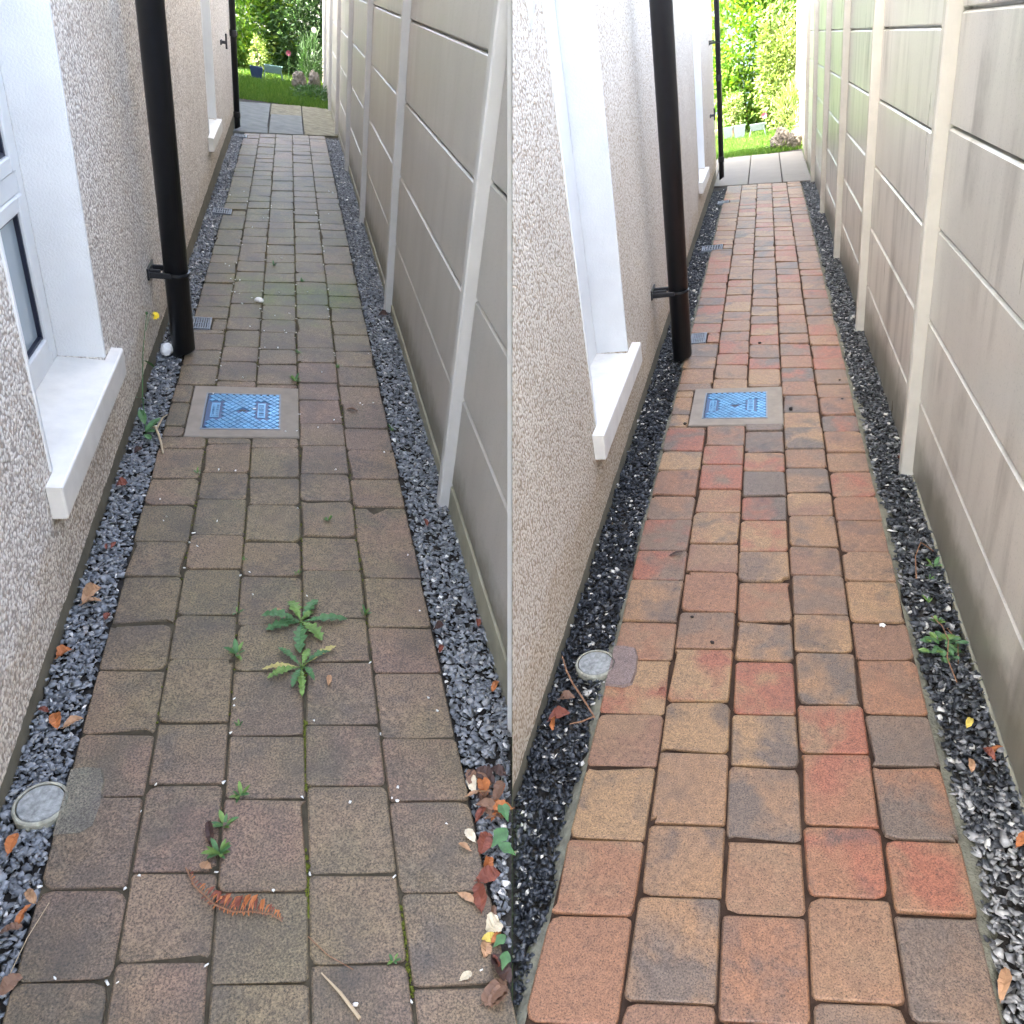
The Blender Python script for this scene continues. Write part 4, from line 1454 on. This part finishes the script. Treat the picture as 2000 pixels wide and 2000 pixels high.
# green seedlings in the leaf litter
for x, y, L, a, lab in ((.462, .968, .050, 100, 'glossy green ivy leaf at right edge above others'), (.436, .905, .058, 40, 'largest glossy green ivy leaf over the litter'), (.447, .875, .046, 140, 'green ivy leaf under the largest one'), (.386, .686, .034, 30, 'green leaf beside the big cream white leaf'), (.388, .648, .036, 60, 'green leaf above the dark bottom leaves')):
    if in_side('L', (x, y, 0)):
        b = MB()
        d = Vector((math.cos(rad(a)), math.sin(rad(a)), .1))
        leaf_blade(b, -d * L * .5, d * L * .5, L * .75, L * .1, 2, .3, 10, .15)
        tag(link('ivy_leaf', b.mesh('ivy_leaf', W_), 'L', (x, y, .012)), lab, 'leaf')

# dead fern frond
fern = link('dead_fern', None, 'L', (-.16, .85, 0))
tag(fern, 'curled rust red dead fern frond on unwashed pavers', 'fern')
fp = [Vector((-.223 + .16, .940 - .85, .004)), Vector((-.202 + .16, .895 - .85, .008)), Vector((-.160 + .16, .850 - .85, .008)), Vector((-.126 + .16, .832 - .85, .006)), Vector((-.088 + .16, .826 - .85, .006)), Vector((-.053 + .16, .814 - .85, .007)), Vector((-.032 + .16, .798 - .85, .004))]
b = MB()
b.tube(fp, [.0016, .0017, .0017, .0016, .0014, .0012, .0008], 6)
link('stem', b.mesh('stem', M['twig']), parent=fern)
for i in range(46):
    t = .03 + .95 * i / 45
    q = t * (len(fp) - 1)
    k = min(int(q), len(fp) - 2)
    p = fp[k].lerp(fp[k + 1], q - k)
    d = (fp[k + 1] - fp[k]).normalized()
    sd = Vector((-d.y, d.x, 0))
    for s_ in (1, -.35):
        L = .030 * math.sin(math.pi * (t * .8 + .15)) * U(.6, 1.2) * abs(s_)
        if t < .25:
            L *= .5
        b = MB()
        leaf_blade(b, p, p + sd * L * (1 if s_ > 0 else -1) + d * L * U(-.3, .7) + Vector((0, 0, U(0, .012))), L * .42, L * .3, 3, .4, 6, .5, U(-1, 1))
        link('leaflet', b.mesh('leaflet', M['dead_orange'] if random.random() < .6 else M['dead_russet']), parent=fern)

for pts, r, m, fr, lab in (
        ([(.039, .690, .004), (.072, .648, .006), (.104, .600, .004)], [.0012, .0030, .0034], 'straw', 'L', 'pale dry stalk lying at bottom centre of unwashed path'),
        ([(.016, .762, .003), (.052, .720, .004), (.098, .686, .003)], .0009, 'twig', 'L', 'hair thin reddish twig crossing the bottom centre pavers'),
        ([(-.463, .905, .004), (-.485, .84, .005), (-.500, .77, .003)], .0008, 'straw', 'L', 'thin straw on lower left paver edge'),
        ([(-.578, 1.612, .012), (-.548, 1.545, .014), (-.520, 1.50, .012), (-.481, 1.449, .010), (-.437, 1.388, .006)], [.0022, .0032, .003, .0028, .002], 'twig', 'R', 'long brown twig on wet black chips below pale cap'),
        ([(-.440, 1.392, .006), (-.470, 1.368, .008), (-.500, 1.358, .006)], [.002, .0024, .0016], 'twig', 'R', 'short brown twig joining the long one on wet chips')):
    b = MB()
    b.tube(pts, r, 6)
    tag(link('twig', b.mesh('twig', M[m]), fr), lab, 'twig')

# small dark lumps on the washed path
for x, y, r, lab in ((-.216, 1.834, .006, 'small dark soil crumb on paver right of pale cap'), (-.150, 1.720, .0075, 'larger dark soil crumb on paver right of pale cap'), (.110, 3.364, .011, 'dark soil lump right of washed inspection cover'), (-.357, 3.243, .010, 'dark soil lump at left corner of washed cover'), (-.031, 4.288, .010, 'dark soil lump behind the washed cover'), (.339, 3.677, .006, 'dark speck on right pavers behind washed cover'), (.333, 3.448, .006, 'dark speck on red paver beside washed cover')):
    stone('R', 'soil_crumb', x, y, r, .6, M['dark_bit'], lab, 'debris', seed=x * 17)
b = MB()
for k in range(5):
    a = 2 * math.pi * k / 5
    leaf_blade(b, (0, 0, .002), (.010 * math.cos(a), .010 * math.sin(a), .003), .008, .002, n=3)
tag(link('petal_cluster', b.mesh('petal_cluster', M['white_stone']), 'R', (.312, 1.828, .002)), 'tiny white blossom fallen on right washed paver', 'blossom')

# seedlings along the washed side fence
sd = link('seedling_clump', None, 'R', (.445, 1.735, 0))
tag(sd, 'clump of bright green pointed leaves on chips by satin fence', 'weed')
for i in range(34):
    a, rr_ = U(0, 6.28), .045 * math.sqrt(random.random())
    z = U(.004, .035)
    p = Vector((rr_ * math.cos(a) * .8, rr_ * math.sin(a) * 1.1, z))
    a2 = a + U(-.8, .8)
    L = U(.018, .032)
    b = MB()
    leaf_blade(b, p, p + Vector((L * math.cos(a2), L * math.sin(a2), U(-.006, .010))), L * .62, .002, 0, n=5)
    link('leaf', b.mesh('leaf', WL if random.random() < .5 else W_), parent=sd)
b = MB()
b.tube([(.0, .15, .0), (.012, .08, .025), (.012, .0, .042), (.0, -.06, .03), (.014, -.12, .004)], .0014, 6)
b.tube([(.03, .10, .0), (.04, .02, .02), (.03, -.05, .004)], .0012, 6)
link('stem', b.mesh('stem', M['twig']), parent=sd)
for x, y, n, s, lab in ((.452, 1.850, 7, .024, 'small yellow green seedling above the leaf clump'), (.445, 1.945, 5, .020, 'yellow green sprout farther along satin fence gravel'), (.490, 2.125, 6, .034, 'dark leaved creeper against satin fence base'), (.470, 2.06, 4, .020, 'tiny sprout before the dark leaved creeper')):
    sprig('R', x, y, n, s, [WL, W_], lab, z=.008, upright=.6)
b = MB()
b.tube([(.50, 2.20, .01), (.46, 2.19, .05), (.435, 2.12, .045), (.43, 2.05, .01)], .0016, 6)
tag(link('creeper_stem', b.mesh('creeper_stem', M['twig']), 'R'), 'looping brown creeper stem on chips by satin fence', 'stem')

# ------------------------------------------------------------------ the gardens at the far ends
def slab(par, x0, x1, y0, y1, mat, z=0.0, k=0.0):
    b = MB()
    w, l = (x1 - x0) / 2, (y1 - y0) / 2
    b.box(-w + .006, w - .006, -l + .006, l - .006, -.05, 0, .005)
    b.v = [(x, y + k * x, zz) for x, y, zz in b.v]
    link('slab', b.mesh('slab', mat), parent=par, loc=((x0 + x1) / 2, (y0 + y1) / 2, z))


pl_ = tag(ground_sheet('L', 'paving', -1.6, .60, 9.80, 12.7, -.022, M['soil']), 'old grey and riven slabs at far end of unwashed path', kind='structure')
for x0, x1, y0, y1, m in ((-1.2, -.70, 9.86, 12.2, 'slab_L'), (-.70, -.245, 9.86, 10.25, 'slab_L'), (-.70, -.255, 10.25, 12.2, 'slab_L'), (-.245, .150, 9.86, 11.25, 'slab_L'), (-.255, .150, 11.25, 12.2, 'slab_riven'), (.150, .56, 9.86, 11.15, 'slab_riven'), (.150, .56, 11.15, 12.2, 'slab_riven')):
    xm = (x0 + x1) / 2
    slab(pl_, x0, x1, y0 + .5 * xm - .03, y1 + .5 * xm, M[m], U(-.008, .004), .5)
pr_ = tag(ground_sheet('R', 'paving', -1.6, .50, 9.82, 12.6, -.022, M['soil']), 'clean buff slabs at far end of washed path', kind='structure')
for x0, x1, y0, y1 in ((-1.2, -.60, 9.86, 12.4), (-.60, -.190, 9.86, 10.35), (-.60, -.190, 10.35, 12.4), (-.190, .190, 9.86, 12.4), (.190, .50, 9.86, 10.35), (.190, .50, 10.35, 12.4)):
    xm = (x0 + x1) / 2
    slab(pr_, x0, x1, y0 - .5 * xm - .03, y1 - .5 * xm, M['slab_R'], U(-.002, .002), -.5)


def lawn(fr, x0, x1, y0, y1, n, label, h):
    gs = tag(ground_sheet(fr, 'lawn', x0, x1, y0, 22.0, -.03, M['lawn_soil'], 30, 6), label, kind='structure')
    P = np.empty((n, 3, 3))
    y = y0 + (y1 - y0) * rng.random(n) ** 1.3
    x = rng.uniform(max(x0, -1.3), min(x1, .75), n)
    a = rng.uniform(0, 2 * np.pi, n)
    L = h * rng.uniform(.5, 1.3, n)
    w = rng.uniform(.003, .006, n)
    P[:, 0] = np.stack([x - w * np.cos(a), y - w * np.sin(a), np.full(n, -.03)], 1)
    P[:, 1] = np.stack([x + w * np.cos(a), y + w * np.sin(a), np.full(n, -.03)], 1)
    P[:, 2] = np.stack([x + rng.normal(0, .02, n), y + rng.normal(0, .02, n), -.03 + L], 1)
    o = link('grass', np_mesh('grass', P.reshape(-1, 3), np.arange(3 * n).reshape(-1, 3), M['grass']), fr)
    tag(o, label + ' blades', 'grass', kind='stuff')


lawn('L', -3.0, 1.2, 12.3, 16.5, 26000, 'shaded green lawn beyond unwashed path', .06)
lawn('R', -3.0, 1.2, 12.52, 16.0, 22000, 'sunlit yellow green lawn beyond washed path', .06)


def shrub(fr, name, label, c, r, n, leaf, wid, mat, cat='shrub', stems=5, seed=1, droop=.2, zmin=.05, clump=9):
    rs = np.random.default_rng(seed)
    o = link(name, None, fr, (c[0], c[1], 0))
    tag(o, label, cat)
    cl = rs.normal(0, 1, (clump * 6, 3))
    cl /= np.linalg.norm(cl, axis=1)[:, None]
    cl *= rs.uniform(.55, 1.0, (len(cl), 1))
    k = rs.integers(len(cl), size=n)
    p = cl[k] + rs.normal(0, .17, (n, 3))
    pos = p * np.array(r) + np.array([0, 0, c[2]])
    ok = pos[:, 2] > zmin
    pos, p = pos[ok], p[ok]
    m = len(pos)
    d = p / (np.linalg.norm(p, axis=1)[:, None] + 1e-6) + rs.normal(0, .65, (m, 3)) + np.array([0, 0, .25 - droop])
    d /= np.linalg.norm(d, axis=1)[:, None]
    s = np.cross(d, rs.normal(0, 1, (m, 3)))
    s /= np.linalg.norm(s, axis=1)[:, None]
    u = np.cross(s, d)
    L = leaf * rs.uniform(.6, 1.25, m)[:, None]
    W = wid * rs.uniform(.7, 1.2, m)[:, None]
    P = np.empty((m, 6, 3))
    P[:, 0] = pos
    P[:, 1] = pos + d * L * .38 + s * W * .5 + u * W * .18
    P[:, 2] = pos + d * L * .72 + s * W * .38 + u * W * .12
    P[:, 3] = pos + d * L
    P[:, 4] = pos + d * L * .72 - s * W * .38 + u * W * .12
    P[:, 5] = pos + d * L * .38 - s * W * .5 + u * W * .18
    base = np.arange(m)[:, None] * 6
    F = np.concatenate([base + np.array([0, 1, 2, 3]), base + np.array([0, 3, 4, 5])], 0)
    link('foliage', np_mesh('foliage', P.reshape(-1, 3), F, mat), parent=o)
    if stems:
        b = MB()
        for i in range(stems):
            q = cl[i % len(cl)] * np.array(r) * .85
            e = Vector((q[0], q[1], max(.1, q[2] + c[2])))
            b.tube([(U(-.06, .06), U(-.06, .06), -.05), e * .5 + Vector((U(-.05, .05), U(-.05, .05), .05)), e], [.018, .012, .005], 6)
        link('stem', b.mesh('stem', M['bark']), parent=o)
    return o


shrub('L', 'laurel_shrub', 'sunlit bright green large leaved shrub behind thin downpipe, unwashed side', (-.85, 16.4, .75), (.80, .6, 1.0), 5200, .13, .06, M['leaf_bright'], seed=2)
shrub('L', 'dark_shrub', 'dark blue green narrow leaved shrub beside taupe fence', (.17, 16.4, .70), (.56, .6, 1.0), 9000, .12, .026, M['leaf_dark'], seed=3)
shrub('L', 'pale_shrub', 'small pale flowering plant behind the dark planter', (-.52, 15.3, .28), (.14, .15, .24), 500, .05, .022, M['leaf_pale'], stems=3, seed=4)
shrub('L', 'reed_clump', 'tall upright grassy clump behind the two garden rocks', (.34, 15.1, .30), (.17, .14, .34), 700, .16, .012, M['leaf_dark'], stems=0, seed=5, droop=-1.2)
shrub('L', 'ground_cover', 'low leafy cover around the two garden rocks', (.33, 13.6, .0), (.26, .60, .09), 900, .07, .022, M['leaf_dark'], stems=0, seed=6, zmin=0.0)
shrub('L', 'hedge', 'dense dark hedge closing the shaded garden', (-.3, 19.0, .9), (2.6, .5, 1.4), 9000, .14, .06, M['leaf_dark'], 'hedge', 8, seed=7, clump=30)
for nm, x, y, z, m, lab in (('white_flower', .40, 15.4, .78, 'petal_white', 'cream white bloom beside the taupe fence end'), ('pink_flower', -.02, 15.4, .38, 'petal_pink', 'single pink bloom low on the dark shrub')):
    fo = link(nm, None, 'L', (x, y, 0))
    tag(fo, lab, 'flower')
    b = MB()
    for k in range(9):
        a = 2 * math.pi * k / 9
        leaf_blade(b, (0, 0, z), (.045 * math.cos(a), -.02, z + .045 * math.sin(a)), .030, .0, n=4, side=Vector((-math.sin(a), 0, math.cos(a))))
    link('bloom', b.mesh('bloom', M[m]), parent=fo)
    b = MB()
    b.tube([(0, .05, 0), (.01, .02, z * .6), (0, 0, z)], .005, 6)
    link('stem', b.mesh('stem', W_), parent=fo)


def rock(fr, x, y, r, h, lab, seed):
    bm = bmesh.new()
    bmesh.ops.create_icosphere(bm, subdivisions=4, radius=1)
    for v in bm.verts:
        c = v.co.copy()
        q = 1 + .35 * mnoise.noise(c * 1.3 + Vector((seed, 0, 0))) + .18 * mnoise.noise(c * 3.5 + Vector((0, seed, 0))) + .09 * mnoise.noise(c * 9)
        v.co = Vector((c.x * q * r, c.y * q * r, (c.z * q * .5 + .42) * h))
    me = bpy.data.meshes.new('garden_rock')
    bm.to_mesh(me)
    bm.free()
    me.materials.append(M['rock'])
    tag(link('garden_rock', me, fr, (x, y, -.03), U(0, 6)), lab, 'rock')


rock('L', .135, 14.3, .105, .30, 'left grey rock at lawn edge by taupe fence', 2.2)
rock('L', .385, 14.5, .10, .30, 'right grey rock against far taupe fence', 5.2)
rock('R', .215, 12.95, .12, .30, 'left brown grey rock behind buff slabs', 7.7)
rock('R', .415, 12.75, .10, .27, 'right brown grey rock against sunlit fence', 9.3)


def planter(fr, x, y, w, l, h, mat, lab, legs=False):
    o = link('planter', None, fr, (x, y, 0))
    tag(o, lab, 'planter')
    b = MB()
    z0 = h * .45 if legs else 0
    n = 4
    prof = [(w * .8, l * .8, z0), (w, l, h), (w * .88, l * .88, h), (w * .8, l * .8, h - .04)]
    v = []
    for a, c, z in prof:
        v += [(-a / 2, -c / 2, z), (a / 2, -c / 2, z), (a / 2, c / 2, z), (-a / 2, c / 2, z)]
    f = [(i * 4 + k, i * 4 + (k + 1) % 4, (i + 1) * 4 + (k + 1) % 4, (i + 1) * 4 + k) for i in range(3) for k in range(4)] + [(12, 13, 14, 15), (3, 2, 1, 0)]
    b.add(v, f)
    link('box', b.mesh('box', mat), parent=o)
    if legs:
        for sx in (-1, 1):
            for sy in (-1, 1):
                b = MB()
                b.tube([(sx * w * .42, sy * l * .4, z0 + .03), (sx * w * .52, sy * l * .45, -.03)], .010, 6)
                link('leg', b.mesh('leg', mat), parent=o)


planter('L', -.53, 14.85, .20, .16, .16, M['pot_blue'], 'dark blue planter on the shaded lawn edge')
planter('L', -.27, 15.05, .30, .16, .19, M['pot_green'], 'green grey trough on legs beside the dark planter', True)
planter('R', -.62, 15.3, .16, .15, .17, M['pot_white'], 'leftmost pale planter before the sunlit shrub')
planter('R', -.42, 15.15, .20, .15, .19, M['pot_white'], 'middle pale planter before the sunlit shrub')
planter('R', -.12, 15.0, .26, .15, .18, M['pot_white'], 'rightmost pale planter before the sunlit shrub', True)

shrub('R', 'laurel_shrub', 'tall sunlit yellow green shrub filling end of washed path', (-.22, 16.3, 1.25), (.85, .6, 1.5), 11000, .12, .048, M['leaf_bright'], seed=12, clump=16)
shrub('R', 'mixed_shrub', 'paler fine leaved shrub right of the tall sunlit one', (.26, 15.7, .75), (.40, .4, 1.05), 7000, .075, .03, M['leaf_pale'], seed=13, clump=12)
shrub('R', 'pale_shrub', 'small rounded pale shrub above the leftmost planter', (-.53, 15.6, .42), (.18, .16, .25), 900, .05, .024, M['leaf_pale'], stems=3, seed=14)
shrub('R', 'reed_clump', 'upright grassy clump behind the brown grey rocks', (.36, 14.2, .34), (.16, .14, .36), 600, .16, .013, M['leaf_pale'], stems=0, seed=15, droop=-1.2)
shrub('R', 'ground_cover', 'low leafy cover around the brown grey rocks', (.32, 12.95, .0), (.26, .35, .08), 500, .06, .022, M['leaf_pale'], stems=0, seed=16, zmin=0.0)
fo = link('pink_flower', None, 'R', (-.01, 15.0, 0))
tag(fo, 'single pale pink bloom before the sunlit shrub', 'flower')
b = MB()
for k in range(9):
    a = 2 * math.pi * k / 9
    leaf_blade(b, (0, 0, .29), (.05 * math.cos(a), -.02, .29 + .05 * math.sin(a)), .032, 0, n=4, side=Vector((-math.sin(a), 0, math.cos(a))))
link('bloom', b.mesh('bloom', M['petal_pink']), parent=fo)
b = MB()
b.tube([(0, .05, 0), (.01, .02, .17), (0, 0, .29)], .005, 6)
link('stem', b.mesh('stem', W_), parent=fo)
sh_ = link('garden_shed', None, 'R', (-.3, 20.5, 0))
tag(sh_, 'slate blue boarded shed behind the tall sunlit shrub', 'shed')
for k in range(16):
    b = MB()
    b.box(-1.9, 1.6, -.02, .02, -.1 + k * .19, .088 + k * .19, .006)
    link('board', b.mesh('board', M['shed']), parent=sh_)
b = MB()
b.box(-2.1, 1.8, -.15, 2.0, 2.95, 3.05)
link('roof', b.mesh('roof', M['roofing']), parent=sh_)
